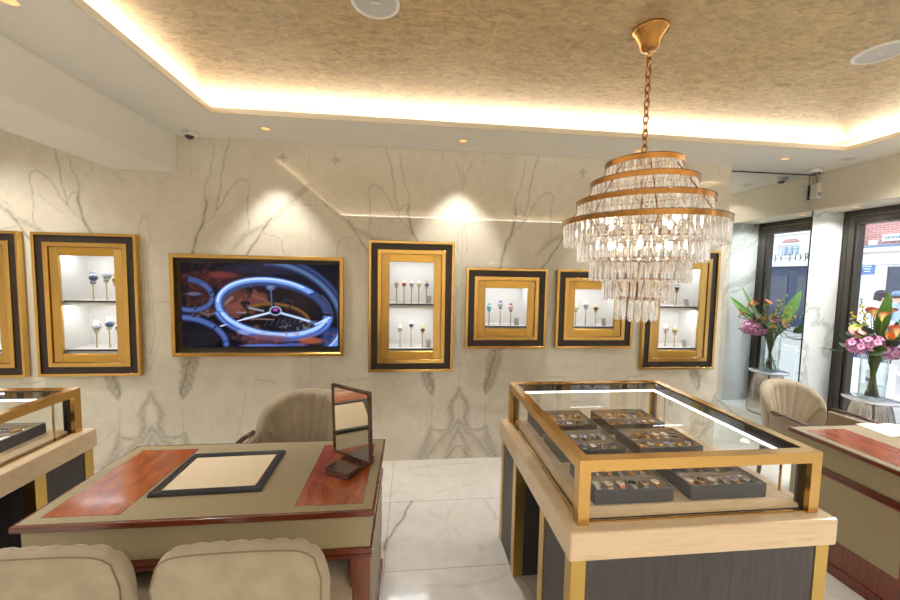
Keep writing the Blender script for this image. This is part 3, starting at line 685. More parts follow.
    ring(340, 174, 212, 104, .12, 24, (92, 124, 204), 1, 0, 2.8); ring(340, 166, 212, 104, .12, 9, (164, 198, 255), .9, .2, 2.7); ring(340, 180, 212, 108, .12, 5, (44, 58, 112), .6, .2, 2.9)
    line([(500, 232), (555, 205)], 5, (190, 216, 255), .9)
    blob(300, 290, 120, 22, (96, 60, 70), .7); blob(480, 296, 60, 16, (170, 90, 60), .8); blob(300, 316, 110, 10, (90, 120, 220), .8); blob(420, 312, 60, 10, (80, 100, 190), .7); ov(.35*(nz2 > .6)*(Y > 262)*(X > 180), (150, 84, 70)); blob(230, 262, 34, 14, (150, 160, 220), .6)
    ring(372, 176, 246, 176, .42, 16, (96, 134, 220), .9, -.5, .75); ring(372, 174, 240, 170, .42, 4, (170, 205, 255), .8, -.6, .5)
    return nx, ny, np.clip(im, 0, 255)/255
def tv_mat():
    t = NT('lit_screen'); at = t.n('ShaderNodeAttribute', attribute_name='vein'); g = t.n('ShaderNodeGamma'); g.inputs['Gamma'].default_value = 2.4
    t.l(at.outputs['Color'], g.inputs['Color']); t.set(Base_Color=(.003, .003, .004), Roughness=.1, Specular_IOR_Level=.15, Emission_Strength=1.25)
    t.l(g.outputs['Color'], t.b.inputs['Emission Color']); return t.m
x0, x1, z0, z1 = TV
tv = thing('television', 'wall-mounted flat screen in a brass frame showing a close-up of a watch', 'television', ((x0+x1)/2, YW, z0))
w = (x1-x0)/2; H = z1-z0
MB().frame(-w, w, 0, H, .03, -.035, .05).build('brass_frame', M_gold, tv, fixn=True, bevel=.002, seg=1)
MB().frame(-w+.03, w-.03, .03, H-.03, .04, .018, .05).build('bezel', M_black, tv, fixn=True)
m = MB(); m.box(-w+.03, w-.03, .05, .08, .03, H-.03); m.build('back_panel', M_black, tv)
nx, ny, im = paint_tv()
sx0, sx1, sz0, sz1 = -w+.062, w-.055, .078, H-.066
o, A, B = grid_obj('screen', np.linspace(sx0, sx1, nx), np.linspace(sz1, sz0, ny), lambda a, b: np.stack([a, np.full(a.shape, .015), b], 1), tv_mat(), flip=True)
o.parent = tv; vert_attr(o, im)

# ------------------------------------------------------------------ glass showcases
CX, CY = 1.1175, 1.746
def make_showcase(loc, label):
    t = thing('glass_showcase', label, 'display case', loc, 0, 'brass and glass counter showcases')
    hx, hy = .5415, .537; z0, z1 = .676, .784
    MB().box(-hx, hx, -hy, hy, z0, z1).build('maple_counter', M_maple, t, bevel=.008)
    # base: two pedestals with brass edges, dark knee recess between
    ix, iy = hx-.015, hy-.015
    for s, nm in ((-1, 'front'), (1, 'rear')):
        ya, yb = (-iy, -.19) if s < 0 else (.19, iy)
        pd = MB(); pd.box(-ix+.004, ix-.004, ya+.004, yb-.004, .0, z0-.001); p = pd.build('pedestal', M_wenge_panel, t)
        sw = .055
        for sx in (-1, 1):
            for (y, d) in ((ya, 1), (yb, -1)):
                xa = sx*ix; L_ = [(xa, y), (xa-sx*sw, y), (xa-sx*sw, y+d*.008), (xa-sx*.008, y+d*.008), (xa-sx*.008, y+d*sw), (xa, y+d*sw)]
                q = MB(); q.add([(x_, y_, z_) for z_ in (0, z0-.001) for x_, y_ in L_], [(k, (k+1) % 6, 6+(k+1) % 6, 6+k) for k in range(6)]+[(0, 1, 2, 3), (0, 3, 4, 5), (6, 7, 8, 9), (6, 9, 10, 11)])
                q.build('brass_strip', M_strip, p, fixn=True)
    q = MB(); q.box(-ix+.28, ix-.28, -.2, .2, 0, z0-.001); q.build('recess_board', M_void, t)
    # brass glazing frame
    gx, gy, zt, b = .497, .497, 1.032, .043
    q = MB()
    q.box(-gx, gx, -gy, -gy+b, zt-b, zt); q.box(-gx, gx, gy-b, gy, zt-b, zt)
    q.box(-gx, -gx+b, -gy+b, gy-b, zt-b, zt); q.box(gx-b, gx, -gy+b, gy-b, zt-b, zt)
    for sx in (-1, 1):
        for sy in (-1, 1):
            xa, ya = sx*gx, sy*gy; q.box(min(xa, xa-sx*b), max(xa, xa-sx*b), min(ya, ya-sy*b), max(ya, ya-sy*b), z1, zt-b)
    fr = q.build('brass_frame', M_gold_case, t)
    q = MB(); r = .006
    q.box(-gx+b, gx-b, -gy+.012, -gy+.02, z1, z1+r); q.box(-gx+b, gx-b, gy-.02, gy-.012, z1, z1+r); q.box(-gx+.012, -gx+.02, -gy+b, gy-b, z1, z1+r); q.box(gx-.02, gx-.012, -gy+b, gy-b, z1, z1+r)
    q.build('bottom_rail', M_gold_case, fr)
    # black lining inside the frame
    q = MB(); e = .004
    q.box(-gx+b-e, gx-b+e, -gy+b, -gy+b+e, zt-b-e, zt-e); q.box(-gx+b-e, gx-b+e, gy-b-e, gy-b, zt-b-e, zt-e)
    q.box(-gx+b, -gx+b+e, -gy+b, gy-b, zt-b-e, zt-e); q.box(gx-b-e, gx-b, -gy+b, gy-b, zt-b-e, zt-e)
    for sx in (-1, 1):
        for sy in (-1, 1):
            xa, ya = sx*(gx-b), sy*(gy-b); q.box(min(xa, xa-sx*e), max(xa, xa-sx*e), min(ya+sy*.02, ya-sy*.012), max(ya+sy*.02, ya-sy*.012), z1, zt-b)
            q.box(min(xa+sx*.02, xa-sx*.012), max(xa+sx*.02, xa-sx*.012), min(ya, ya-sy*e), max(ya, ya-sy*e), z1, zt-b)
    q.build('black_lining', M_black, fr)
    q = MB(); q.quad((-gx+.03, -gy+.03, zt-.006), (gx-.03, -gy+.03, zt-.006), (gx-.03, gy-.03, zt-.006), (-gx+.03, gy-.03, zt-.006)); q.build('top_pane', M_glass, t)
    for nm, (a, bb, c, d) in {'f': (-gx+.03, gx-.03, -gy+.022, -gy+.026), 'b': (-gx+.03, gx-.03, gy-.026, gy-.022), 'l': (-gx+.022, -gx+.026, -gy+.03, gy-.03), 'r': (gx-.026, gx-.022, -gy+.03, gy-.03)}.items():
        xa, ya, xb_, yb_ = (a, (c+d)/2, bb, (c+d)/2) if bb-a > .1 else ((a+bb)/2, c, (a+bb)/2, d)
        q = MB(); q.quad((xa, ya, z1+.002), (xb_, yb_, z1+.002), (xb_, yb_, zt-.02), (xa, ya, zt-.02)); q.build('side_pane', M_glass, t)
    # inner raised platform with sloped edge over a dark bed
    q = MB(); q.box(-gx+.03, gx-.03, -gy+.03, gy-.03, z1+.0005, z1+.003); q.build('bed', M_black, t)
    p0, p1 = .462, .437; za, zb, zc = z1+.003, z1+.014, z1+.031
    q = MB(); v = []
    for (h, z) in ((p0, za), (p0, zb), (p1, zc)): v += [(-h, -h, z), (h, -h, z), (h, h, z), (-h, h, z)]
    f = [(3, 2, 1, 0), (8, 9, 10, 11)]+[(k*4+i, k*4+(i+1) % 4, k*4+4+(i+1) % 4, k*4+4+i) for k in (0, 1) for i in range(4)]
    q.add(v, f); q.build('platform', M_maple, t)
    # LED profiles under the top bars, thin brass bars
    for (a, bb, c, d) in ((-gx+b+.01, gx-b-.01, gy-b-.014, gy-b-.006), (gx-b-.014, gx-b-.006, -gy+b+.03, gy-b-.01)):
        q = MB(); q.box(a, bb, c, d, zt-b-.012, zt-b-.005); q.build('led_profile', M_ledcase, t)
    for (x, y) in ((gx-.03, -gy+.13), (-gx+.03, gy-.13), (gx-.03, gy-.13)):
        q = MB(); q.box(x-.002, x+.002, y-.005, y+.005, z1+.003, zt-b); q.build('lock_bar', M_gold_case, t)
    return t
case_main = make_showcase((CX, CY, 0), 'brass and glass counter showcase with six watch trays under the chandelier')
case_left = dup(case_main, (-1.79-.5415, CY, 0), None, 'brass and glass counter showcase beside the desk, cut off by the frame edge')
ZP = .784+.031

# trays
def make_tray(x, y, label):
    t = thing('watch_tray', label, 'tray', (x, y, ZP), 0, 'dark watch trays in the showcases')
    w, d, h, k = .165, .115, .058, .007
    q = MB(); q.box(-w, w, -d, d, 0, .006)
    q.box(-w, w, -d, -d+k, .006, h); q.box(-w, w, d-k, d, .006, h); q.box(-w, -w+k, -d+k, d-k, .006, h); q.box(w-k, w, -d+k, d-k, .006, h)
    q.build('box', M_tray_out, t, bevel=.0012, seg=1)
    q = MB(); e = .003
    q.box(-w+k, w-k, -d+k, -d+k+e, .006, h-.004); q.box(-w+k, w-k, d-k-e, d-k, .006, h-.002); q.box(-w+k, -w+k+e, -d+k+e, d-k-e, .006, h-.004); q.box(w-k-e, w-k, -d+k+e, d-k-e, .006, h-.004)
    q.box(-w+k+e, w-k-e, -d+k+e, d-k-e, .006, .016); q.box(-w+k+e, w-k-e, -.006, .006, .016, .046)
    q.build('lining', M_tray_in, t)
    for j in range(2):
        for i in range(6):
            cx = -w+.012+(i+.5)*(2*w-.024)/6; cy = (-.053, .055)[j]
            q = MB(); q.box(cx-.021, cx+.021, cy-.040, cy+.040, .016, .034); q.build('pad', M_tray_pad, t, bevel=.006, seg=2)
    return t
rows = (1.432, 1.762, 2.045); cols = (.885, 1.29)
TRN = [['front left', 'front right'], ['middle left', 'middle right'], ['rear left', 'rear right']]
trays = []; tray0 = None
for r, y in enumerate(rows):
    for c, x in enumerate(cols):
        lab = 'dark leather watch tray, %s of six in the centre showcase' % TRN[r][c]
        if tray0 is None: tr = tray0 = make_tray(x, y, lab)
        else: tr = dup(tray0, (x, y, ZP), None, lab)
        trays.append((x, y, TRN[r][c]+' tray'))
tl = dup(tray0, (-2.095, 2.03, ZP), None, 'dark leather watch tray in the left showcase beside the desk'); trays.append((-2.095, 2.03, 'left showcase tray'))

# watches lying in the trays
PC = {}
def part(key, fn, mat):
    k = (key, mat.name)
    if k not in PC:
        o = fn().build(key, mat); PC[k] = o.data; bpy.data.objects.remove(o)
    return PC[k]
def f_strap():
    v = []; f = []; n = 14
    for i in range(n):
        y = -.044+.088*i/(n-1); a = abs(y)/.044; w = .0095-.0022*a; z = .006-.012*a**2.2
        v += [(-w, y, z), (w, y, z), (w, y, z-.0035), (-w, y, z-.0035)]
    for i in range(n-1):
        for a in range(4): f.append((i*4+a, i*4+(a+1) % 4, i*4+4+(a+1) % 4, i*4+4+a))
    return MB().add(v, [q[::-1] for q in f]+[(0, 1, 2, 3), (n*4-1, n*4-2, n*4-3, n*4-4)], False)
def f_bracelet():
    q = MB()
    for i in range(12):
        y = -.044+.088*(i+.5)/12; a = abs(y)/.044; w = .010-.002*a; z = .006-.012*a**2.2
        q.box(-w, w, y-.0033, y+.0033, z-.0035, z+.0006*(i % 2))
    return q
def f_case(): return MB().lathe([(.012, .002), (.0175, .0035), (.0185, .006), (.0185, .010), (.0165, .0128), (.0148, .0128), (.0146, .0118)], 20)
def f_square():
    q = MB(); q.box(-.015, .015, -.018, .018, .003, .0118); return q
def f_dial(): return MB().lathe([(.0001, .0121), (.0149, .0121)], 20)
def f_sdial():
    q = MB(); q.box(-.0122, .0122, -.0152, .0152, .0118, .0124); return q
def f_hands():
    q = MB(); q.box(-.0006, .0006, 0, .010, .0125, .0129); q.box(0, .007, -.0006, .0006, .0125, .0129); return q
STR = [('black', (34, 32, 36), 0), ('brown', (112, 70, 44), 0), ('steel', STEELW[0], 1), ('gold', GOLDW[0], 1), ('navy', (34, 46, 110), 0), ('green', (24, 84, 66), 0), ('tan', (176, 124, 78), 0), ('cream', (226, 212, 190), 0), ('grey', (110, 108, 110), 0), ('rose gold', ROSEW[0], 1)]
DIA = [('white', (236, 232, 224)), ('black', (26, 26, 30)), ('blue', (40, 70, 150)), ('silver', (190, 190, 190)), ('champagne', (226, 204, 160)), ('green', (30, 90, 70)), ('pink', (226, 190, 180))]
PREF = {'front left tray': ([7, 2, 9, 2, 3, 7], [2, 7, 9, 2, 7, 3]), 'front right tray': ([4, 5, 0, 0, 7, 4], [9, 9, 7, 2, 9, 2]), 'middle left tray': ([8, 0, 8, 0, 8, 2], [2, 8, 2, 8, 2, 2]),
        'middle right tray': ([0, 1, 3, 7, 2, 0], [3, 2, 7, 2, 3, 7]), 'rear left tray': ([6, 2, 3, 7, 3, 1], [2, 3, 7, 2, 3, 2]), 'rear right tray': ([6, 7, 3, 7, 2, 3], [3, 7, 2, 2, 7, 3]), 'left showcase tray': ([3, 2, 9, 2, 3, 1], [3, 9, 2, 3, 7, 2])}
ORDN = ['first', 'second', 'third', 'fourth', 'fifth', 'last']
def flat_watch(x, y, z, rz, st, di, cs, label, grp, sq):
    t = thing('wristwatch', label, 'watch', (x, y, z), rz, grp)
    def ch(key, fn, mat, par):
        o = bpy.data.objects.new(key, part(key, fn, mat)); C.objects.link(o); o.parent = par; return o
    sname, srgb, metal = STR[st]
    ch('bracelet' if metal else 'strap', f_bracelet if metal else f_strap, col(srgb, .25 if metal else .5, metal), t)
    c = ch('case', f_square if sq else f_case, col(*cs), t)
    ch('dial', f_sdial if sq else f_dial, col(DIA[di][1], .25, 0), c); ch('hands', f_hands, col((40, 36, 40), .3, .5), c)
for (tx, ty, tn) in trays:
    for j in (1, 0):
        for i in range(6):
            st = PREF[tn][1-j][i]; di = R.choice([0, 0, 1, 2, 3, 4, 6]) if st not in (4, 5) else (2 if st == 4 else 5)
            cs = GOLDW if STR[st][0] in ('gold', 'brown', 'tan') else (ROSEW if STR[st][0] in ('rose gold', 'cream') else STEELW); sq = R.random() < .22
            cx = -.165+.012+(i+.5)*(.33-.024)/6; cy = (-.053, .055)[j]
            lab = '%s wristwatch with %s dial, %s in the %s row of the %s' % (STR[st][0], DIA[di][0], ORDN[i], 'front' if j == 0 else 'back', tn)
            flat_watch(tx+cx, ty+cy, ZP+.0375, R.uniform(-.1, .1), st, di, cs, lab, 'watches in the '+tn, sq)

# ------------------------------------------------------------------ desks
def make_desk(loc, label):
    t = thing('consultation_desk', label, 'desk', loc, 0, 'leather topped desks')
    W, Dp = .65, .324
    q = MB(); q.box(-W, W, -Dp, Dp, .736, .7595); q.build('mahogany_edge', M_mahog, t, bevel=.003)
    q = MB(); q.box(-W+.012, W-.012, -Dp+.014, Dp-.012, .759, .7605); tp = q.build('leather_top', M_leather, t)
    for a, b in ((-.588, -.318), (.33, .594)):
        q = MB(); q.box(a, b, -Dp+.052, Dp-.062, .7602, .7612); q.build('burl_inlay', M_burl, tp)
        q = MB(); q.box(a-.003, b+.003, -Dp+.049, Dp-.059, .7601, .7607); q.build('inlay_line', M_mahog, tp)
    q = MB(); q.box(-W+.02, W-.02, -Dp+.02, Dp-.02, .596, .7355); q.build('leather_apron', M_leather, t, bevel=.002, seg=1)
    q = MB(); q.box(-W+.012, W-.012, -Dp+.012, Dp-.012, .578, .596); q.box(-W+.018, W-.018, -Dp+.018, Dp-.018, .571, .578); q.box(-W+.012, W-.012, -Dp+.012, Dp-.012, .556, .571); q.build('mahogany_band', M_mahog, t)
    for s in (-1, 1):
        xa, xb = (-W+.02, -W+.10) if s < 0 else (W-.10, W-.02)
        q = MB(); q.box(xa, xb, -Dp+.024, Dp-.024, .0, .556); e = q.build('end_panel', M_mahog_v, t, bevel=.002, seg=1)
        xo = -W+.017 if s < 0 else W-.021
        q = MB(); q.box(xo, xo+.004, -Dp+.07, Dp-.03, .21, .553); q.build('leather_panel', M_leather, e)
        xo = -W+.010 if s < 0 else W-.026
        q = MB(); q.box(xo, xo+.016, -Dp+.02, Dp-.02, 0, .06); q.build('plinth', M_mahog, e, bevel=.003, seg=1)
    q = MB(); q.box(-W+.1, W-.1, Dp-.06, Dp-.04, .12, .556); q.build('modesty_panel', M_mahog_v, t)
    return t
desk = make_desk((-.783, 1.757, 0), 'olive leather topped desk with burl inlays holding the cream tray and mirror')
dup(desk, (2.432+.65, 1.772, 0), None, 'olive leather topped desk on the right with open papers on it')
# cream presentation tray
def pres_tray(loc, rz, label, w=.221, d=.175):
    t = thing('presentation_tray', label, 'tray', loc, rz)
    q = MB(); m_ = .032; o = [(-w, -d), (w, -d), (w, d), (-w, d)]; i = [(-w+m_, -d+m_), (w-m_, -d+m_), (w-m_, d-m_), (-w+m_, d-m_)]
    prof = [(o, 0), (o, .008), ([(x*.985, y*.98) for x, y in o], .016), ([(x*1.03, y*1.03) for x, y in i], .014), (i, .006)]
    v = [(x, y, z) for r, z in prof for (x, y) in r]
    q.add(v, [(k*4+a, k*4+(a+1) % 4, k*4+4+(a+1) % 4, k*4+4+a) for k in range(4) for a in range(4)]+[(3, 2, 1, 0)]); q.build('black_frame', M_trayframe, t)
    q = MB(); q.box(-w+m_-.001, w-m_+.001, -d+m_-.001, d-m_+.001, .001, .0075); q.build('gilt_line', M_gold, t)
    q = MB(); q.box(-w+m_+.004, w-m_-.004, -d+m_+.004, d-m_-.004, .0076, .0095); q.build('suede_pad', M_suede, t)
    return t
pres_tray((-.853, 1.766, .7614), .03, 'black framed presentation tray with cream suede pad on the desk')
# table mirror
an = math.atan2(.17, .105)
t = thing('table_mirror', 'small square vanity mirror on a dark wooden block at the desk end', 'mirror', (-.28, 1.768, .7614), 0)
q = MB(); q.box(-.10, .10, -.067, .067, .0, .013, an, (0, 0)); q.box(-.097, .097, -.064, .064, .013, .018, an, (0, 0)); q.box(-.10, .10, -.067, .067, .018, .033, an, (0, 0))
q.build('base', M_stand, t, bevel=.003)
pa = math.radians(-37)          # plan direction of the panel
pm = Matrix.Translation((.004, .022, .045)) @ Matrix.Rotation(pa, 4, 'Z') @ Matrix.Rotation(math.radians(2), 4, 'X')
q = MB(); q.box(-.03, .03, .012, .03, -.0125, .06); q.xf(pm).build('bracket', M_stand, t)
w = .127
q = MB().frame(-w, w, -.006, .345, .014, -.006, .012).xf(pm).build('frame', M_stand, t, fixn=True, bevel=.002, seg=1)
q = MB(); q.box(-w+.012, w-.012, -.001, .008, .006, .333); q.xf(pm).build('mirror_glass', M_tmirror, t)
# papers and pen tray on the right desk
t = thing('open_booklet', 'open white booklet lying on the right desk', 'booklet', (3.075, 1.985, .7614), -.12)
def page(s):
    q = MB(); n = 8; v = []
    for i in range(n+1):
        x = s*.15*i/n; z = .002+.010*math.sin(PI*min(1, i/n*1.1))*(1-i/n*.5)
        v += [(x, -.10, z), (x, .10, z), (x, -.10, z-.002), (x, .10, z-.002)]
    f = []
    for i in range(n):
        a, b = i*4, i*4+4
        f += [(a, b, b+1, a+1), (a+2, a+3, b+3, b+2), (a, a+2, b+2, b), (a+1, b+1, b+3, a+3)]
    f += [(n*4, n*4+2, n*4+3, n*4+1), (0, 1, 3, 2)]
    return q.add(v, f, False)
page(-1).build('page', M_paper, t, fixn=True); page(1).build('page', M_paper, t, fixn=True)
t = thing('card_reader', 'black payment terminal on the right desk in front of the white booklet', 'payment terminal', (3.10, 1.845, .7614), .25)
q = MB(); q.box(-.13, .09, -.045, .045, .004, .022); q.build('body', M_blackgloss, t, bevel=.006)
q = MB(); q.box(.0, .08, -.036, .036, .022, .0235); q.build('screen', M_greyp, t)
q = MB()
for i in range(4):
    for j in range(3): q.box(-.115+.026*i, -.098+.026*i, -.032+.024*j, -.016+.024*j, .021, .0245)
q.build('keypad', M_greyp, t, bevel=.002, seg=1)

# ------------------------------------------------------------------ chairs
def shell(fn, n, nh, name, mat, par):
    """fn(a, k, nh) -> point list column; closed loop columns a in [-1,1]"""
    cols_ = [fn(-1+2*i/n) for i in range(n+1)]; m = len(cols_[0]); v = [p for c in cols_ for p in c]
    f = [(i*m+j, i*m+(j+1) % m, (i+1)*m+(j+1) % m, (i+1)*m+j) for i in range(n) for j in range(m)]
    f += [tuple(range(m))[::-1], tuple(n*m+j for j in range(m))]
    return MB().add(v, f, True).build(name, mat, par, fixn=True)
def arm_chair(loc, rz, label):
    t = thing('velvet_armchair', label, 'chair', loc, rz, 'velvet armchairs behind the desks')
    zb, zt = .40, .905
    def top(a): return .66+(zt-.66)*max(0, 1-abs(a)**2.4)**.5
    def colm(a):
        th = a*math.radians(66); e = max(0, 1-abs(a)**6)**.5; T = top(a); P_ = []
        nh = 16
        for i in range(nh+1):
            h = i/nh; z = zb+h*(T-.02-zb); s_ = a/(.34+.66*h)
            bulge = .012*abs(cos(PI*s_*4))**.4 if abs(s_) < 1 else 0
            r = .242-(.0+bulge)*e+.03*h; P_.append((r*1.03*sin(th), r*cos(th)-.02+.03*h, z))
        r0 = .242+.03; thk = .02+.05*e
        for i in range(1, 6):
            w = PI*i/6; r = r0+thk/2-thk/2*cos(w); P_.append((r*1.03*sin(th), r*cos(th)+.01, T-.02+.028*sin(w)))
        for i in range(nh, -1, -1):
            h = i/nh; z = zb+h*(T-.02-zb); r = .242+.03*h+thk; P_.append((r*1.03*sin(th), r*cos(th)-.02+.03*h, z))
        return P_
    shell(colm, 112, 16, 'backrest', M_velvet, t)
    q = MB(); q.box(-.25, .25, -.27, .20, .36, .47); q.build('seat', M_velvet, t, bevel=.035, seg=4)
    for s in (-1, 1):
        q = MB(); pts = [(s*.285, .10, .71), (s*.30, .0, .715), (s*.305, -.12, .712), (s*.30, -.24, .70), (s*.292, -.262, .66), (s*.288, -.262, .5), (s*.28, -.262, .36)]
        q.tube(pts, [.017, .017, .017, .017, .017, .016, .016], 10, flat=.8); q.build('arm_rail', M_stand, t)
        q = MB(); x0, x1 = (s*.262, s*.292); q.box(min(x0, x1), max(x0, x1), -.245, .12, .38, .695); q.build('side_panel', M_velvet, t, bevel=.012, seg=3)
        for y in (-.23, .20):
            q = MB(); q.tube([(s*.235, y, .38), (s*.25, y*1.08, 0)], [.02, .012], 10); q.build('leg', M_stand, t)
    return t
ch = arm_chair((-.67, 2.235, 0), 0, 'taupe velvet armchair behind the olive leather desk with the cream tray')
c2 = dup(ch, (3.07, 2.44, 0), .04, 'taupe velvet armchair between the glass showcase and the side table with flowers'); c2.scale = (.97, .97, .965)

def visitor_chair(loc, rz, label):
    t = thing('velvet_chair', label, 'chair', loc, rz, 'velvet visitor chairs in front of the desk')
    zb, zt, W = .40, .908, .257
    def top(a): return zt-.035*abs(a)**2-.11*abs(a)**9
    def colm(a):
        x = W*a*(1+.0*a); T = top(a); P_ = []; nh = 14; e = max(0, 1-abs(a)**8)**.5; c0 = .035*(1-a*a)
        for i in range(nh+1):
            h = i/nh; z = zb+h*(T-.03-zb); sc = .93+.07*h
            b = .012*abs(cos(PI*a*4.5))**.45; P_.append((x*sc, .215+c0+.035*h-(b+.02)*e, z))
        for i in range(1, 8):
            w = PI*i/8; b = .012*abs(cos(PI*a*4.5))**.45; th_ = 0
            y0 = .215+c0+.035-(b+.02)*e; y1 = .215+c0+.035+.026*e+.008
            P_.append((x, (y0+y1)/2-(y1-y0)/2*cos(w), T-.03+(.030+.004*abs(cos(PI*a*4.5))**.7*(1-i/8))*sin(w)))
        for i in range(nh, -1, -1):
            h = i/nh; z = zb+h*(T-.03-zb); sc = .93+.07*h; P_.append((x*sc, .215+c0+.035*h+.026*e+.008, z))
        return P_
    shell(colm, 108, 14, 'backrest', M_velvet, t)
    pp = []
    for i in range(25):
        a = -1+2*i/24; aa = a*.93; pp.append((W*aa, .2800+.035*(1-aa*aa), top(aa)-.007))
    lo = []
    for i in range(10):
        h = i/9; a = .93; lo.append((W*a*(.93+.07*h), .215+.035*(1-a*a)+.035*h+.0345, zb+h*(top(a)-.04-zb)))
    q = MB(); q.tube([(-x, y, z) for x, y, z in lo]+pp[1:-1]+lo[::-1], .0022, 6); q.build('piping', M_velvet_d, t)
    # seat with chevron channels
    def seat_pt(u, v):
        a, b = -1+2*u, -1+2*v; x = .275*a*(1-.08*(1+b)/2*0); y = -.30+.52*v
        ph = (y*1.2-abs(x)*.9)*16; return (x, y, .455+.012*abs(sin(ph))-.05*max(abs(a)**8, abs(b)**8))
    q = MB(); q.grid(seat_pt, 48, 40); q.box(-.272, .272, -.298, .218, .36, .412); q.build('seat', M_velvet, t)
    for s in (-1, 1):
        for y in (-.25, .19):
            q = MB(); q.tube([(s*.23, y, .37), (s*.25, y*1.1, 0)], [.02, .012], 10); q.build('leg', M_stand, t)
    return t
vc = visitor_chair((-.497, 1.375, 0), PI, 'taupe velvet visitor chair in front of the desk, nearer the showcase aisle')
dup(vc, (-1.068, 1.395, 0), PI, 'taupe velvet visitor chair in front of the desk at the bottom left corner')

# ------------------------------------------------------------------ chandelier
CHX, CHY = 1.135, 1.765
t = thing('chandelier', 'tiered round crystal chandelier with aged gold bands hanging over the glass showcase', 'chandelier', (CHX, CHY, 0))
q = MB().lathe([(.001, ZR), (.082, ZR-.001), (.084, ZR-.006), (.080, ZR-.014), (.066, ZR-.03), (.054, ZR-.06), (.046, ZR-.075), (.040, ZR-.092), (.028, ZR-.100), (.010, ZR-.104), (.010, ZR-.145), (.012, ZR-.151), (.001, ZR-.153)], 32)
q.build('canopy', M_chgold, t)
zl = ZR-.15; zend = 2.277; nl = 13; pitch = (zl-zend)/nl
lk = None
for i in range(nl):
    if lk is None:
        v = []; n = 20; r = .0038
        path = []
        for j in range(n):
            w = 2*PI*j/n; path.append(Vector((.012*cos(w), 0, (pitch*.66)*sin(w))))
        q = MB(); vs = []; m6 = 6
        for j in range(n):
            tdir = (path[(j+1) % n]-path[j-1]).normalized(); nrm = Vector((0, 1, 0)); bi = tdir.cross(nrm)
            for k in range(m6): w = 2*PI*k/m6; vs.append(path[j]+nrm*r*cos(w)+bi*r*sin(w))
        q.add(vs, [(j*m6+k, j*m6+(k+1) % m6, ((j+1) % n)*m6+(k+1) % m6, ((j+1) % n)*m6+k) for j in range(n) for k in range(m6)], True)
        lk = o = q.build('chain_link', M_chgold, t)
    else: o = lk.copy(); C.objects.link(o)
    o.location = (0, 0, zl-pitch*(i+.5)); o.rotation_euler = (0, 0, (PI/2)*(i % 2)+.4)
TI = [(.172, 2.282, 30, 1), (.238, 2.190, 42, 1), (.303, 2.096, 53, 1), (.369, 1.999, 65, 1), (.288, 1.902, 50, 0), (.226, 1.806, 40, 0), (.158, 1.711, 28, 0), (.093, 1.612, 17, 0)]
TI = [(a_, b_-.018, c_, d_) for a_, b_, c_, d_ in TI]
CL = .108
def crystal_mb():
    q = MB(); w, d = .0128, .006; L = CL
    sec = [(-w, -d*.45), (-w*.55, -d), (w*.55, -d), (w, -d*.45), (w, d*.45), (w*.55, d), (-w*.55, d), (-w, d*.45)]
    lv_ = [(0, .55), (-.006, 1), (-L+.012, 1), (-L, .30)]
    v = [(x*s, y*s, z) for z, s in lv_ for x, y in sec]
    f = [(k*8+i, k*8+8+i, k*8+8+(i+1) % 8, k*8+(i+1) % 8) for k in range(3) for i in range(8)]+[tuple(range(8)), tuple(range(31, 23, -1))]
    q.add(v, f); return q
place = []
for k, (r, zt, n, band) in enumerate(TI):
    if band:
        q = MB(); N = 72; prof = [(r, zt), (r+.004, zt), (r+.004, zt-.023), (r, zt-.023), (r-.002, zt-.019), (r-.004, zt-.004)]
        v = [(a*cos(2*PI*j/N), a*sin(2*PI*j/N), z) for j in range(N) for a, z in prof]
        f = [(j*6+i, ((j+1) % N)*6+i, ((j+1) % N)*6+(i+1) % 6, j*6+(i+1) % 6) for j in range(N) for i in range(6)]
        ring_ = q.add(v, f, False).build('gold_band', M_chgold, t, fixn=True)
        q = MB(); v = [(a*cos(2*PI*j/N), a*sin(2*PI*j/N), z) for j in range(N) for a, z in ((r-.004, zt+.001), (r+.006, zt+.001), (r+.006, zt+.003), (r-.004, zt+.003))]
        f = [(j*4+i, ((j+1) % N)*4+i, ((j+1) % N)*4+(i+1) % 4, j*4+(i+1) % 4) for j in range(N) for i in range(4)]
        q.add(v, f).build('dark_rim', M_stand, ring_, fixn=True)
    else:
        q = MB(); N = 60; v = []; m4 = 6
        for j in range(N):
            w = 2*PI*j/N
            for i in range(m4): b = 2*PI*i/m4; v.append(((r+.004*cos(b))*cos(w), (r+.004*cos(b))*sin(w), zt+.004+.004*sin(b)))
        q.add(v, [(j*m4+i, ((j+1) % N)*m4+i, ((j+1) % N)*m4+(i+1) % m4, j*m4+(i+1) % m4) for j in range(N) for i in range(m4)], True)
        q.build('gold_ring', M_chgold, t)
    for j in range(n):
        w = 2*PI*(j+.5*(k % 2))/n; zz = zt-(.016 if band else 0)
        place.append(((r-(.009 if band else 0))*cos(w), (r-(.009 if band else 0))*sin(w), zz, w))
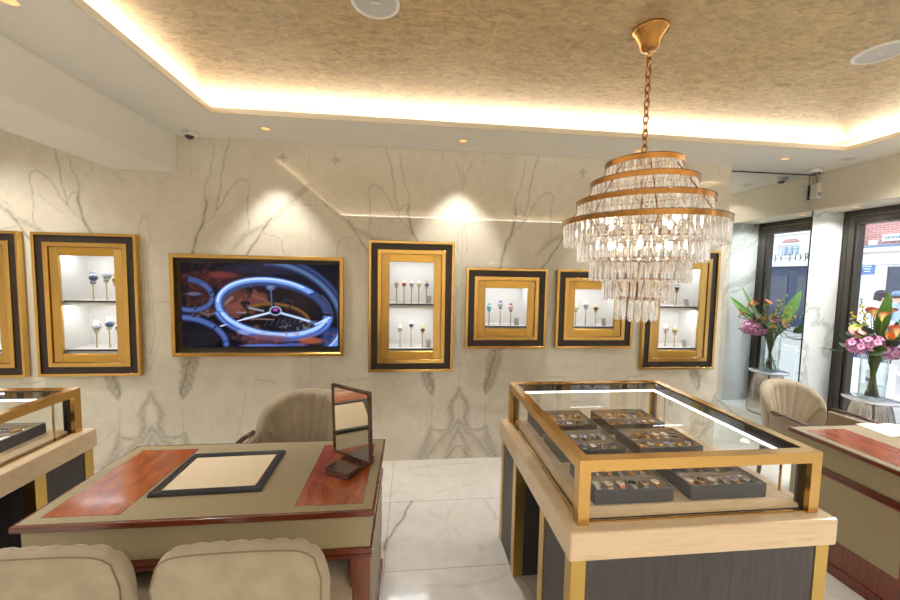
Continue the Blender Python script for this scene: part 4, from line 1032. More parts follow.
# inner frame: spokes and stem
q = MB(); q.tube([(0, 0, 2.285), (0, 0, 1.60)], .006, 8)
for k, (r, zt, n, band) in enumerate(TI):
    for j in range(4):
        w = PI/4+PI/2*j; q.tube([(0, 0, zt-.004), (r*cos(w), r*sin(w), zt-.004)], .003, 6)
for j in range(8):
    w = PI/8+PI/4*j; q.tube([((a_-.016*b_)*cos(w), (a_-.016*b_)*sin(w), z_-.02*b_+.004*(1-b_)) for a_, z_, n_, b_ in TI], .0028, 6)
q.build('inner_frame', M_chgold, t)
for j in range(8):
    w = 2*PI*(j+.3)/8; rr, zz = ((.20, 1.955), (.13, 1.84))[j % 2]
    q = MB(); q.lathe([(.008, 0), (.008, .03), (.001, .031)], 10); q.build('lamp_holder', M_chgold, t, (rr*cos(w), rr*sin(w), zz-.03))
    q = MB(); q.ellip((0, 0, .022), (.014, .014, .024), 10, 6); q.build('bulb', M_bulb, t, (rr*cos(w), rr*sin(w), zz))
camd = Vector((-CHX, -CHY, 0)).normalized()
place.sort(key=lambda p: -(p[0]*camd.x+p[1]*camd.y)-.12*(p[2]-1.5)*0)
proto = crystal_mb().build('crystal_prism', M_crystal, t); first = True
rest = MB(); bm0 = crystal_mb()
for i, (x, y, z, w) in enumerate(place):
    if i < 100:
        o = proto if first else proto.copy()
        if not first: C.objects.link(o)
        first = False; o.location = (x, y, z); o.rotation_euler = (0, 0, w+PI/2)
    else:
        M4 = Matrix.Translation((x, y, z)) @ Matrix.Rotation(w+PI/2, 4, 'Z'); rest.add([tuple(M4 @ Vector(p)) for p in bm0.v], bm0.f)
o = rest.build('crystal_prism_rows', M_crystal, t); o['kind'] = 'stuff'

# ------------------------------------------------------------------ ceiling fittings
DLS = [(-1.109, 3.03), (.406, 3.05), (1.92, 3.05), (3.29, 3.045), (-1.638, 1.767), (-1.638, .3), (3.82, 1.5), (3.82, 0), (.4, -1.2), (2.4, -1.2), (-3.2, 2.6), (-3.2, 1.0), (-.6, -.6-.5), (-3.2, -.6), (1.4, -1.2), (3.82, 2.3)]  # those without a place name are added out of view as fill lights
DLN = ['near the dome camera, above the television', 'above the tall case beside the television', 'half hidden behind the chandelier', 'nearest the mirror', 'at the top left corner of the view']
d0 = None
for i, (x, y) in enumerate(DLS):
    lab = 'small amber recessed downlight in the white soffit '+(DLN[i] if i < 5 else 'added out of view for fill, number %d' % i)
    if d0 is None:
        d0 = thing('downlight', lab, 'downlight', (x, y, ZC), 0, 'recessed downlights in the soffit')
        MB().lathe([(.040, -.0005), (.040, -.004), (.030, -.003), (.030, -.0005)], 24, cap=False).build('trim_ring', M_white, d0, fixn=True)
        MB().lathe([(.001, -.0012), (.030, -.0012)], 24, cap=False).build('lens', M_dl, d0)
    else: dup(d0, (x, y, ZC), None, lab)
for y_, nm in ((2.72, 'nearer the camera'), (3.2, 'beside the mirror')):  # downlights added to brighten the window reveal and flowers
    dup(d0, (4.24, y_, 2.417), None, 'added downlight brightening the window recess over the sill '+nm)
def speaker(loc, label):
    t = thing('ceiling_speaker', label, 'speaker', loc, 0, 'round ceiling speakers')
    MB().lathe([(.107, 0), (.107, -.005), (.100, -.009), (.092, -.007), (.092, 0)], 40, cap=False).build('bezel_ring', M_plastic, t, fixn=True)
    MB().lathe([(.001, -.006), (.092, -.005)], 40, cap=False).build('mesh_grille', simple('speaker_mesh', (196, 194, 190), .6, noise=.1, nscale=400), t)
    q = MB(); q.box(-.02, .02, -.003, .003, -.009, -.006); q.build('badge', M_plastic, t)
    return t
sp = speaker((-.17, 1.752, ZR), 'round white ceiling speaker at the top edge above the desk')
dup(sp, (2.42, 1.775, ZR), None, 'round white ceiling speaker to the right of the chandelier')
def dome(loc, rz, label):
    t = thing('dome_camera', label, 'security camera', loc, rz, 'white dome cameras')
    MB().lathe([(.001, 0), (.055, 0), (.056, -.012), (.050, -.030), (.040, -.036), (.001, -.036)], 28).build('housing', M_plastic, t)
    MB().ellip((0, -.008, -.034), (.034, .034, .028), 18, 10).build('dome', M_lens, t)
    q = MB(); q.box(-.02, .02, -.0562, -.050, -.018, -.012); q.build('badge', M_greyp, t)
    return t
dm = dome((-1.735, 3.19, ZC), 0, 'white dome camera on the soffit beside the beam')
dup(dm, (3.875, 3.275, ZC), None, 'white dome camera on the soffit above the mirror edge')
t = thing('ceiling_vent', 'small white oval grille on the soffit at the right', 'vent', (3.80, 2.946, ZC))
MB().lathe([(.001, -.006), (.045, -.006), (.052, 0)], 24).build('cover', M_plastic, t)
MB().lathe([(.030, -.0065), (.034, -.0085), (.038, -.0065)], 24, cap=False).build('slot_ring', M_greyp, t)
t = thing('alarm_sensor', 'white alarm sensor box fixed high on the mirror edge', 'alarm sensor', (4.045, 3.36, 2.60))
q = MB(); q.box(-.035, .020, .0, .07, -.075, .075); q.build('body', M_plastic, t, bevel=.006)
q = MB(); q.box(-.026, .010, -.0015, .001, -.05, -.015); q.build('lens', M_greyp, t); q = MB(); q.box(-.02, .004, -.0015, .001, .045, .052); q.build('indicator', M_greyp, t)
q = MB(); q.tube([(.005, .04, .075), (.005, .045, .176)], .003, 6); q.build('cable', M_black, t)

# ------------------------------------------------------------------ side table, vase, flowers
TX, TY, TZ = 4.255, 2.945, .622
t = thing('side_table', 'round glass topped side table with a bulging fluted smoked glass drum', 'side table', (TX, TY, .12))
h = TZ-.12
MB().lathe([(.001, h-.012), (.190, h-.012), (.194, h-.006), (.190, h), (.001, h)], 48).build('glass_top', simple('frosted_glass_top', (206, 208, 214), .12, noise=.02, Coat_Weight=1.0), t)
nf = 120
def drum(u, v):
    z = .012+v*(h-.026); r = .110+.068*sin(PI*.5*(1-v))**.8
    w = 2*PI*u; r += .005*cos(w*36); return (r*cos(w), r*sin(w), z)
MB().grid(drum, 320, 12, True, True).build('fluted_drum', M_fluted, t)
MB().lathe([(.150, .0), (.186, .0), (.186, .012), (.150, .012)], 40, cap=False).build('base_ring', simple('bronze_ring', (120, 112, 100), .3, .8), t, fixn=True)
for i in range(4):
    w = PI/4+PI/2*i; q = MB(); q.tube([((.116+.068*sin(PI*.5*(1-v))**.8)*cos(w), (.116+.068*sin(PI*.5*(1-v))**.8)*sin(w), .012+v*(h-.026)) for v in [k/10 for k in range(11)]], .007, 8)
    q.build('frame_rib', simple('smoked_bronze', (128, 118, 106), .3, .6) if i == 0 else bpy.data.materials['smoked_bronze'], t)
VX, VY, VZ = TX, TY, TZ+.001
t = thing('glass_vase', 'clear cylindrical glass vase with water standing on the side table', 'vase', (VX, VY, VZ))
MB().lathe([(.001, 0), (.088, 0), (.090, .004), (.090, .40), (.086, .40), (.085, .014), (.001, .014)], 40).build('glass', M_vase, t)
MB().lathe([(.001, .015), (.0845, .015), (.0845, .125), (.001, .1255)], 36).build('water', glass_thin('vase_water', (.93, .96, .94), 1.2), t)

def grad(name, stops, axis=2, length=.1, rough=.5, extra=.1):
    t = NT(name); c = t.n('ShaderNodeTexCoord'); sx = t.n('ShaderNodeSeparateXYZ'); t.l(c.outputs['Object'], sx.inputs[0])
    mu = t.n('ShaderNodeMath', operation='DIVIDE'); t.l(sx.outputs[axis], mu.inputs[0]); mu.inputs[1].default_value = length
    f = t.noise(t.coord(), 60, 3)
    ad = t.n('ShaderNodeMath', operation='MULTIPLY_ADD'); t.l(f, ad.inputs[0]); ad.inputs[1].default_value = extra*2; 
    sb = t.n('ShaderNodeMath', operation='SUBTRACT'); t.l(mu.outputs[0], sb.inputs[0]); sb.inputs[1].default_value = extra; t.l(sb.outputs[0], ad.inputs[2])
    t.set(Base_Color=t.ramp(ad.outputs[0], [(p, lin(q)) for p, q in stops]), Roughness=rough, Subsurface_Weight=.0); return t.m
M_calla = grad('calla_petal', [(0, (120, 140, 50)), (.25, (226, 196, 120)), (.75, (238, 186, 130)), (.93, (234, 92, 60))], 2, .085)
M_stem = simple('green_stem', (96, 118, 48), .5, noise=.15)
M_leaf1 = grad('broad_leaf', [(0, (60, 96, 36)), (.5, (84, 132, 50)), (1, (98, 148, 60))], 2, .4, .4, .15)
M_leaf2 = simple('dark_leaf', (44, 74, 40), .45, noise=.25, nscale=25)
M_leaf3 = simple('mid_green_leaf', (72, 116, 52), .4, noise=.2, nscale=20)
M_orchid = simple('pink_orchid_petal', (222, 160, 204), .5, noise=.12, nscale=60)
M_lip = simple('magenta_orchid_lip', (170, 40, 96), .5, noise=.1)
M_anth = grad('anthurium_spathe', [(0, (222, 150, 150)), (.45, (220, 190, 130)), (.75, (186, 196, 96)), (1, (166, 184, 76))], 0, .062, .3)
M_spadix = simple('pale_spadix', (226, 196, 160), .5, noise=.1)
M_yel = simple('yellow_floret', (222, 184, 40), .5, noise=.15)
M_euc = simple('eucalyptus_leaf', (120, 152, 136), .55, noise=.12)
M_rose = grad('orange_petal', [(0, (250, 190, 60)), (1, (240, 100, 54))], 2, .05)
M_twig = simple('brown_twig', (86, 58, 46), .6, noise=.2)
def orient(o, loc, d, spin=0):
    d = Vector(d).normalized(); o.location = loc; q = d.to_track_quat('Z', 'Y'); o.rotation_euler = (q.to_matrix() @ Matrix.Rotation(spin, 3, 'Z')).to_euler()
def stem_path(base, mouth, tip, n=10):
    P0, P1, P2 = Vector(base), Vector(mouth), Vector(tip); out = []
    for i in range(n+1):
        s = i/n
        if s < .5: out.append(P0.lerp(P1, s*2))
        else:
            w = (s-.5)*2; c_ = P1+(P1-P0)*.5; out.append(P1*(1-w)**2+c_*2*w*(1-w)+P2*w*w)
    return out
def flower(name, label, cat, tip, grp, r=.0035, mat=None):
    """tip in world coordinates; returns root (at the stem foot inside the vase), tip local, direction"""
    tip = Vector(tip); d = Vector((tip.x-VX, tip.y-VY, 0)); L = max(d.length, 1e-3); u = d/L
    k = min(1, L/.25)
    base = Vector((VX, VY, VZ+.02))-u*.045*k+Vector((R.uniform(-.02, .02), R.uniform(-.02, .02), 0)); mouth = Vector((VX, VY, VZ+.38))+u*.05*k+Vector((R.uniform(-.012, .012), R.uniform(-.012, .012), 0))
    t = thing(name, label, cat, base, 0, grp); p = stem_path((0, 0, 0), mouth-base, tip-base)
    MB().tube(p, r, 7).build('stem', mat or M_stem, t)
    return t, tip-base, (p[-1]-p[-2]).normalized(), p
def calla_mb(s=1):
    def fn(u, v):
        w = 2*PI*u; front = .5+.5*cos(w)
        r = s*(.006+.014*v+.030*v**3.2*(1+.25*front)); z = s*(.095*v*(1-.12*v)+.022*(v**2)*front-.006*v**4*(1-front))
        return (r*cos(w)+s*.012*v**3*front, r*sin(w), z)
    return MB().grid(fn, 24, 12, True, True)
def leaf_mb(L, W, curl=.1, n=14):
    v = []; f = []
    for i in range(n+1):
        s = i/n; w = W*(sin(PI*s**.8)**.8)*(1-.15*s); y = curl*L*s*s
        for a in (-1, -.5, 0, .5, 1): v.append((w*a, y+.18*w*abs(a), L*s))
    for i in range(n):
        for a in range(4): f.append((i*5+a, i*5+a+1, i*5+6+a, i*5+5+a))
    return MB().add(v, f, True)
G1 = 'flowers in the glass vase'
for i, (tip, lab) in enumerate([((4.06, 2.845, 1.38), 'orange tipped calla lily standing highest above the pink orchids'), ((4.06, 2.788, 1.36), 'orange tipped calla lily leaning toward the shop floor'), ((4.22, 2.85, 1.385), 'orange tipped calla lily nearest the window glass'),
                                ((4.06, 2.68, 1.24), 'low orange calla lily reaching furthest out of the vase')]):
    t, tp, d, p = flower('calla_lily', lab, 'flower', tip, G1, .0045); o = calla_mb(.85).build('bloom', M_calla, t)
    orient(o, tp, Vector((.42, .38, .85)).normalized(), R.uniform(0, 6))
    q = MB(); q.tube([(0, 0, .02), (.002, 0, .07)], .004, 6); s_ = q.build('spadix', M_yel, t); s_.location = o.location; s_.rotation_euler = o.rotation_euler
for i, (tip, L, W, spin, lab) in enumerate([((4.16, 2.86, 1.22), .47, .056, .3, 'tall pointed green leaf above the callas'), ((4.18, 2.78, 1.18), .42, .05, .8, 'second tall pointed leaf leaning to the shop floor'), ((4.42, 2.94, 1.22), .44, .06, -.5, 'tall pointed green leaf beside the window'),
                                          ((4.22, 2.88, 1.30), .32, .014, .2, 'narrow upright blade leaf between the callas'), ((4.40, 3.08, 1.10), .26, .075, .9, 'broad leaf spreading toward the window')]):
    t, tp, d, p = flower('leaf_stem', lab, 'leaf', tip, G1, .004); o = leaf_mb(L, W).build('blade', M_leaf1, t); orient(o, tp-d*.02, d+Vector((.15*(tip[0]-VX), 0, .8)), spin)
for i, (tip, L, W, dr, lab) in enumerate([((4.12, 2.84, 1.05), .16, .06, (-.7, -.7, .1), 'drooping broad leaf under the pink orchids'), ((4.37, 3.05, 1.03), .2, .06, (.8, .6, -.2), 'drooping broad leaf under the bouquet by the window'), ((4.08, 3.08, 1.04), .16, .055, (-.5, .8, -.15), 'drooping leaf facing the mirror'), ((4.33, 2.80, 1.06), .2, .065, (.5, -.8, -.1), 'drooping leaf under the bouquet facing the room'), ((4.25, 3.08, 1.05), .17, .06, (.1, 1, .0), 'short leaf facing the mirror')]):
    t, tp, d, p = flower('leaf_stem', lab, 'leaf', tip, G1, .004); o = leaf_mb(L, W, .25).build('blade', M_leaf3, t); orient(o, tp, dr, R.uniform(-.4, .4))
for k in range(14):
    a = 2*PI*k/14+.2; r_ = .10+.05*(k % 3)/2; z_ = 1.09+.05*(k % 4)
    t, tp, d, p = flower('leaf_stem', 'small dark green leaf tucked in among the flowers in the vase', 'leaf', (VX-.05+r_*cos(a), VY-.05+r_*sin(a), z_), 'small leaves in the bouquet', .003)
    o = leaf_mb(.13, .045, .15).build('blade', M_leaf2 if k % 2 else M_leaf3, t); orient(o, tp, (cos(a), sin(a), .5), R.uniform(-.6, .6))
def blossom_mb():
    q = MB()
    for i in range(5):
        a = 2*PI*i/5; W, L = (.015, .031) if i % 2 else (.019, .029); v = []
        for j in range(5):
            s = j/4; w = W*sin(PI*(.08+.8*s)); r = L*s; z = .008*s*s
            for k in (-1, 0, 1): v.append(((r*cos(a)-w*k*sin(a)), (r*sin(a)+w*k*cos(a)), z-.003*abs(k)))
        q.add(v, [(j*3+k, j*3+k+1, j*3+4+k, j*3+3+k) for j in range(4) for k in range(2)], True)
    return q
blo = blossom_mb().build('blossom', M_orchid); lip = MB().ellip((0, 0, .008), (.0065, .0065, .007), 8, 6).build('lip', M_lip); blo_d, lip_d = blo.data, lip.data
bpy.data.objects.remove(blo); bpy.data.objects.remove(lip)
for tip, cen, rad, n, lab in [((4.00, 2.90, 1.12), (3.985, 2.90, 1.13), (.06, .06, .06), 16, 'pink orchid spray at the sill side of the bouquet'), ((4.08, 2.85, 1.15), (4.075, 2.84, 1.165), (.08, .06, .06), 20, 'pink orchid spray over the middle of the vase rim'),
                              ((4.18, 2.80, 1.09), (4.18, 2.78, 1.09), (.075, .05, .05), 14, 'pink orchid spray hanging toward the right of the vase'), ((4.09, 2.93, 1.11), (4.07, 2.95, 1.12), (.085, .06, .06), 18, 'pink orchid spray facing the mirror')]:
    t, tp, d, p = flower('orchid_spray', lab, 'flower', tip, G1, .004)
    for i in range(n):
        ph = i*2.39996; zz = 1-2*(i+.5)/n; rr = max(0, 1-zz*zz)**.5; dv = Vector((rr*cos(ph), rr*sin(ph), zz))
        b = bpy.data.objects.new('blossom', blo_d); C.objects.link(b); b.parent = t
        pos = Vector(cen)+Vector((dv.x*rad[0], dv.y*rad[1], dv.z*rad[2]))-Vector(t.location); orient(b, pos, dv+Vector((0, 0, .15)), R.uniform(0, 6))
        l_ = bpy.data.objects.new('lip', lip_d); C.objects.link(l_); l_.parent = b
for tip, fr, lab in [((4.06, 2.96, 1.25), (-.5, -.7, .5), 'green and pink anthurium behind the orchids'), ((4.17, 3.03, 1.14), (.0, 1, .3), 'lower green and pink anthurium facing the mirror'), ((4.175, 3.02, 1.25), (-.05, 1, .5), 'upper green and pink anthurium facing the mirror'), ((4.27, 3.08, 1.20), (.15, 1, .4), 'green and pink anthurium nearest the window')]:
    t, tp, d, p = flower('anthurium', lab, 'flower', tip, G1, .004)
    def sp_(u, v):
        w = 2*PI*u; r = .062*v*(1+.12*cos(w)-.22*max(0, cos(w+PI))**6); return (r*cos(w), r*.92*sin(w), .010*v*v)
    q = MB().grid(sp_, 26, 6, True, True); o = q.build('spathe', M_anth, t); orient(o, tp, fr, PI/2)
    q = MB(); q.tube([(0, 0, 0), (.004, 0, .02), (.014, 0, .045)], [.005, .005, .003], 8); s_ = q.build('spadix', M_spadix, t); s_.location = o.location; s_.rotation_euler = o.rotation_euler
t, tp, d, p = flower('ranunculus', 'small orange ranunculus low among the pink orchids', 'flower', (4.25, 2.85, 1.215), G1)
q = MB()
for k in range(4):
    for i in range(7):
        a = 2*PI*(i+.5*k)/7; r0 = .010+.010*k; v = []
        for j in range(4):
            s = j/3; r = r0*(.4+.6*s)+.004*s*k; z = .042*s*(1-.16*k)
            for kk in (-1, 0, 1): v.append((r*cos(a+kk*.42), r*sin(a+kk*.42), z))
        q.add(v, [(j*3+m_, j*3+m_+1, j*3+4+m_, j*3+3+m_) for j in range(3) for m_ in range(2)], True)
o = q.build('bloom', M_rose, t); orient(o, tp, (-.25, -1, .5))
for i, (tip, kind, lab) in enumerate([((4.21, 3.05, 1.475), 'y', 'tallest yellow flowering sprig on the mirror side of the bouquet'), ((4.25, 3.14, 1.39), 'y', 'yellow flowering sprig leaning toward the mirror'), ((4.31, 3.15, 1.30), 'y', 'low yellow flowering sprig beside the window'),
                                    ((4.24, 3.08, 1.54), 'e', 'grey green eucalyptus sprig rising highest in the bouquet'), ((4.32, 3.22, 1.32), 'e', 'grey green eucalyptus sprig reaching toward the mirror'), ((4.30, 3.21, 1.19), 'e', 'low eucalyptus sprig reaching toward the mirror'), ((3.97, 2.95, 1.12), 'e', 'low eucalyptus sprig beside the pink orchids'),
                                    ((4.36, 2.84, 1.42), 't', 'dark budded twig leaning to the right'), ((4.22, 2.98, 1.42), 't', 'dark budded twig on the mirror side'), ((4.40, 2.84, 1.22), 'd', 'dark leafy fern sprig at the right'), ((4.30, 2.86, 1.30), 'd', 'dark leafy fern sprig behind the ranunculus'), ((4.17, 3.04, 1.31), 'd', 'dark leafy sprig above the anthuriums')]):
    t, tp, d, p = flower({'y': 'yellow_sprig', 'e': 'eucalyptus_sprig', 't': 'budded_twig', 'd': 'fern_sprig'}[kind], lab, 'foliage', tip, G1, .0022, M_twig if kind == 't' else None)
    q = MB(); q2 = MB()
    n = {'y': 22, 'e': 18, 't': 14, 'd': 26}[kind]
    for j in range(n):
        s = .60+.40*j/(n-1); x = s*(len(p)-1); a = int(min(x, len(p)-2)); c_ = p[a].lerp(p[a+1], x-a); dv = Vector((R.uniform(-1, 1), R.uniform(-1, 1), R.uniform(-.3, .6))).normalized()
        if kind == 'y': 
            if s > .8:
                f_ = MB().ellip((0, 0, 0), (.012, .012, .009), 8, 6).build('floret', M_yel, t); orient(f_, c_+dv*.018, dv)
            else: q2.ellip(tuple(c_+dv*.012), (.010, .006, .014), 6, 4)
        elif kind == 'e': q.ellip(tuple(c_+dv*.017), (.013+.004*R.random(), .004, .012), 8, 4)
        elif kind == 't': q.ellip(tuple(c_+dv*.006), (.004, .004, .006), 6, 4)
        else:
            M4 = Matrix.Translation(c_) @ dv.to_track_quat('Z', 'Y').to_matrix().to_4x4(); lm = leaf_mb(.07, .013, .1, 6); q.add([tuple(M4 @ Vector(pp)) for pp in lm.v], lm.f, True)
    if q.v: q.build({'e': 'leaves', 't': 'buds', 'd': 'leaves'}[kind], {'e': M_euc, 't': M_twig, 'd': M_leaf2}[kind], t)
    if q2.v: q2.build('leaves', M_leaf3, t)

# ------------------------------------------------------------------ the street outside
M_brick = NT('red_brick'); br = M_brick.n('ShaderNodeTexBrick'); v = M_brick.coord((1, 1, 1), (0, PI/2, PI/2)); M_brick.l(v, br.inputs['Vector'])
br.inputs['Color1'].default_value = (*lin((196, 132, 126)), 1); br.inputs['Color2'].default_value = (*lin((176, 108, 106)), 1); br.inputs['Mortar'].default_value = (*lin((206, 190, 184)), 1)
for k, q in (('Scale', 1), ('Brick Width', .22), ('Row Height', .075), ('Mortar Size', .008)): br.inputs[k].default_value = q
M_brick.set(Base_Color=br.outputs['Color'], Roughness=.8); M_brick = M_brick.m
M_stucco = simple('white_stucco', (232, 230, 228), .7, noise=.03, nscale=3)
M_pave = simple('grey_paving', (170, 168, 166), .8, noise=.08, nscale=4)
M_shopglass = simple('dark_shop_glass', (58, 66, 84), .1, noise=.2, nscale=2)
M_sash = simple('pale_blue_pane', (150, 172, 196), .15, noise=.1)
M_navyp = simple('navy_shopfront_paint', (34, 46, 84), .4, noise=.1, nscale=6)
M_sign = simple('white_sign_board', (238, 240, 242), .5, noise=.02)
M_bluesign = simple('blue_sign', (92, 130, 186), .5, noise=.06)
M_slate = simple('slate_lead', (120, 136, 160), .6, noise=.1)
GZ = -.22
m = MB(); m.box(4.95, 18.5, -18, 18, GZ-.1, GZ); struct(m.build('pavement', M_pave))
FX = 16.0
b = thing('brick_building', 'red brick building with white ground floor across the street', 'building', (FX, 11.0, GZ))
m = MB(); m.box(0, 2, -3.5, 5, 3.2, 9); m.build('brick_wall', M_brick, b)
m = MB(); m.box(-.02, 2, -3.5, 5, 0, 2.6); m.build('ground_floor', M_stucco, b)
m = MB(); m.box(-.10, 2, -3.5, 5, 2.52, 2.62); m.box(-.05, 2, -3.5, 5, 2.62, 2.95); m.box(-.22, 2, -3.5, 5, 2.95, 3.10); m.build('cornice', M_stucco, b, bevel=.02, seg=1)
m = MB(); m.box(-.20, .1, -3.5, 5, 3.10, 3.2); m.build('lead_flashing', M_slate, b)
m = MB(); m.box(-.06, .02, -3.2, -.03, .55, 2.45); w_ = m.build('shop_window', M_shopglass, b)
m = MB()
for y in (-3.2, -2.1, -1.1, -.05): m.box(-.09, -.05, y-.03, y+.03, .55, 2.45)
m.build('glazing_bar', M_stucco, w_)
for (y0, y1, z0, z1) in ((-1.3, .14, 3.31, 3.54), (.28, .52, 3.2, 3.36)):
    m = MB(); m.box(-.08, .02, y0, y1, z0, z1); sg = m.build('sign_board', M_sign, b, bevel=.01, seg=1)
    if y1 < .2:
        m = MB(); y = y1-.07
        for k in range(16):
            wd = (.045, .06, .035, .055)[k % 4]
            if k in (6, 12): y -= .05; continue
            m.box(-.086, -.081, y-wd, y, z0+.07, z1-.07); y -= wd+.022
        m.build('sign_lettering', M_slate, sg)
m = MB(); m.box(-.07, .0, .30, .72, 2.20, 2.54); sg = m.build('blue_sign', M_bluesign, b)
m = MB()
for k in range(3): m.box(-.075, -.068, .36+.02*k, .64-.04*k, 2.46-.09*k, 2.49-.09*k)
m.build('sign_lines', M_sign, sg)
m = MB(); m.box(-.3, .0, .70, .92, 0, 6); m.build('corner_pilaster', M_stucco, b)
b = thing('stucco_building', 'white stucco building with sash windows and navy shopfront across the street', 'building', (FX, -7.6, GZ))
m = MB(); m.box(0, 2, -8, 14.6, 0, 8.5); m.build('wall', M_stucco, b)
m = MB(); m.box(-.12, .05, -8, 14.6, 2.86, 2.94); m.box(-.16, .05, -8, 14.6, 3.86, 4.0); m.build('string_course', M_stucco, b, bevel=.02, seg=1)
for y in (-4.2, -2.0, .22, 2.4, 4.6):
    for k in (-.24, 0, .24):
        m = MB(); m.box(-.05, .02, y+k-.09, y+k+.09, 3.02, 3.36); w_ = m.build('window', M_sash, b); m = MB(); m.box(-.07, -.03, y+k-.01, y+k+.01, 3.02, 3.36); m.box(-.07, -.03, y+k-.09, y+k+.09, 3.18, 3.2); m.build('sash_bar', M_stucco, w_)
    m = MB(); m.box(-.10, .02, y-.5, y+.5, 3.44, 3.5); m.box(-.1, .02, y-.62, y-.48, 2.95, 3.5); m.box(-.1, .02, y+.48, y+.62, 2.95, 3.5); p_ = m.build('window_surround', M_stucco, b)
    m = MB(); m.add([(-.1, y-.36, 3.56), (-.1, y+.36, 3.56), (-.1, y+.16, 3.68), (-.1, y-.16, 3.68), (.02, y-.36, 3.56), (.02, y+.36, 3.56), (.02, y+.16, 3.68), (.02, y-.16, 3.68)], [(0, 3, 2, 1), (4, 5, 6, 7), (0, 1, 5, 4), (1, 2, 6, 5), (2, 3, 7, 6), (3, 0, 4, 7)]); m.build('tympanum', M_brick, p_)
m = MB(); m.box(-.10, .02, -8, 14.6, .0, 2.52); s_ = m.build('shopfront', M_navyp, b)
m = MB()
for y in np.arange(-7.4, 7, 1.35): m.box(-.12, -.09, y, y+.95, .5, 2.1)
m.build('shop_glass', M_shopglass, s_)
m = MB()
for y in np.arange(-8, 14.0, 1.5):
    v = [(-.1, y, 2.84), (-.1, y+1.48, 2.84), (-.4, y+1.48, 2.66), (-.4, y, 2.66), (-.4, y+1.48, 2.52), (-.4, y, 2.52)]
    m.add(v, [(0, 1, 2, 3), (3, 2, 4, 5)])
m.build('awning', M_sign, b)
m = MB()
for y in np.arange(-8, 9, .36): m.box(7.0, 7.03, y, y+.24, GZ+.05, .5)
m.box(7.03, 7.06, -8, 9, .36, .42); m.box(7.03, 7.06, -8, 9, .0, .06)
o = m.build('white_fence', M_sign); tag(o, 'white slatted fence along the edge of the pavement outside', 'fence')
t = thing('shop_sign', 'hanging clear glass sign with grey serif capitals outside the window', 'sign', (6.0, 1.5, 1.92))
m = MB(); m.quad((.01, -.55, 0), (.01, .55, 0), (.01, .55, .3), (.01, -.55, .3)); m.build('glass_panel', M_winglass, t)
m = MB(); m.box(-.004, .004, -.56, .56, .30, .308); m.build('top_rail', M_sign, t)
for y_ in (-.5, .5):
    m = MB(); m.box(-.003, .003, y_-.003, y_+.003, .308, 1.2); m.build('hanger_rod', M_sign, t)
m = MB()
for ch, y in zip('LECTOR', (1.14, 1.255, 1.36, 1.475, 1.59, 1.735)):
    for p in letter(ch): m.add([(.014, y+1.25*a-1.5, .085+1.25*b_) for a, b_ in p], [(0, 1, 2, 3)])
m.build('lettering', M_letter, t)

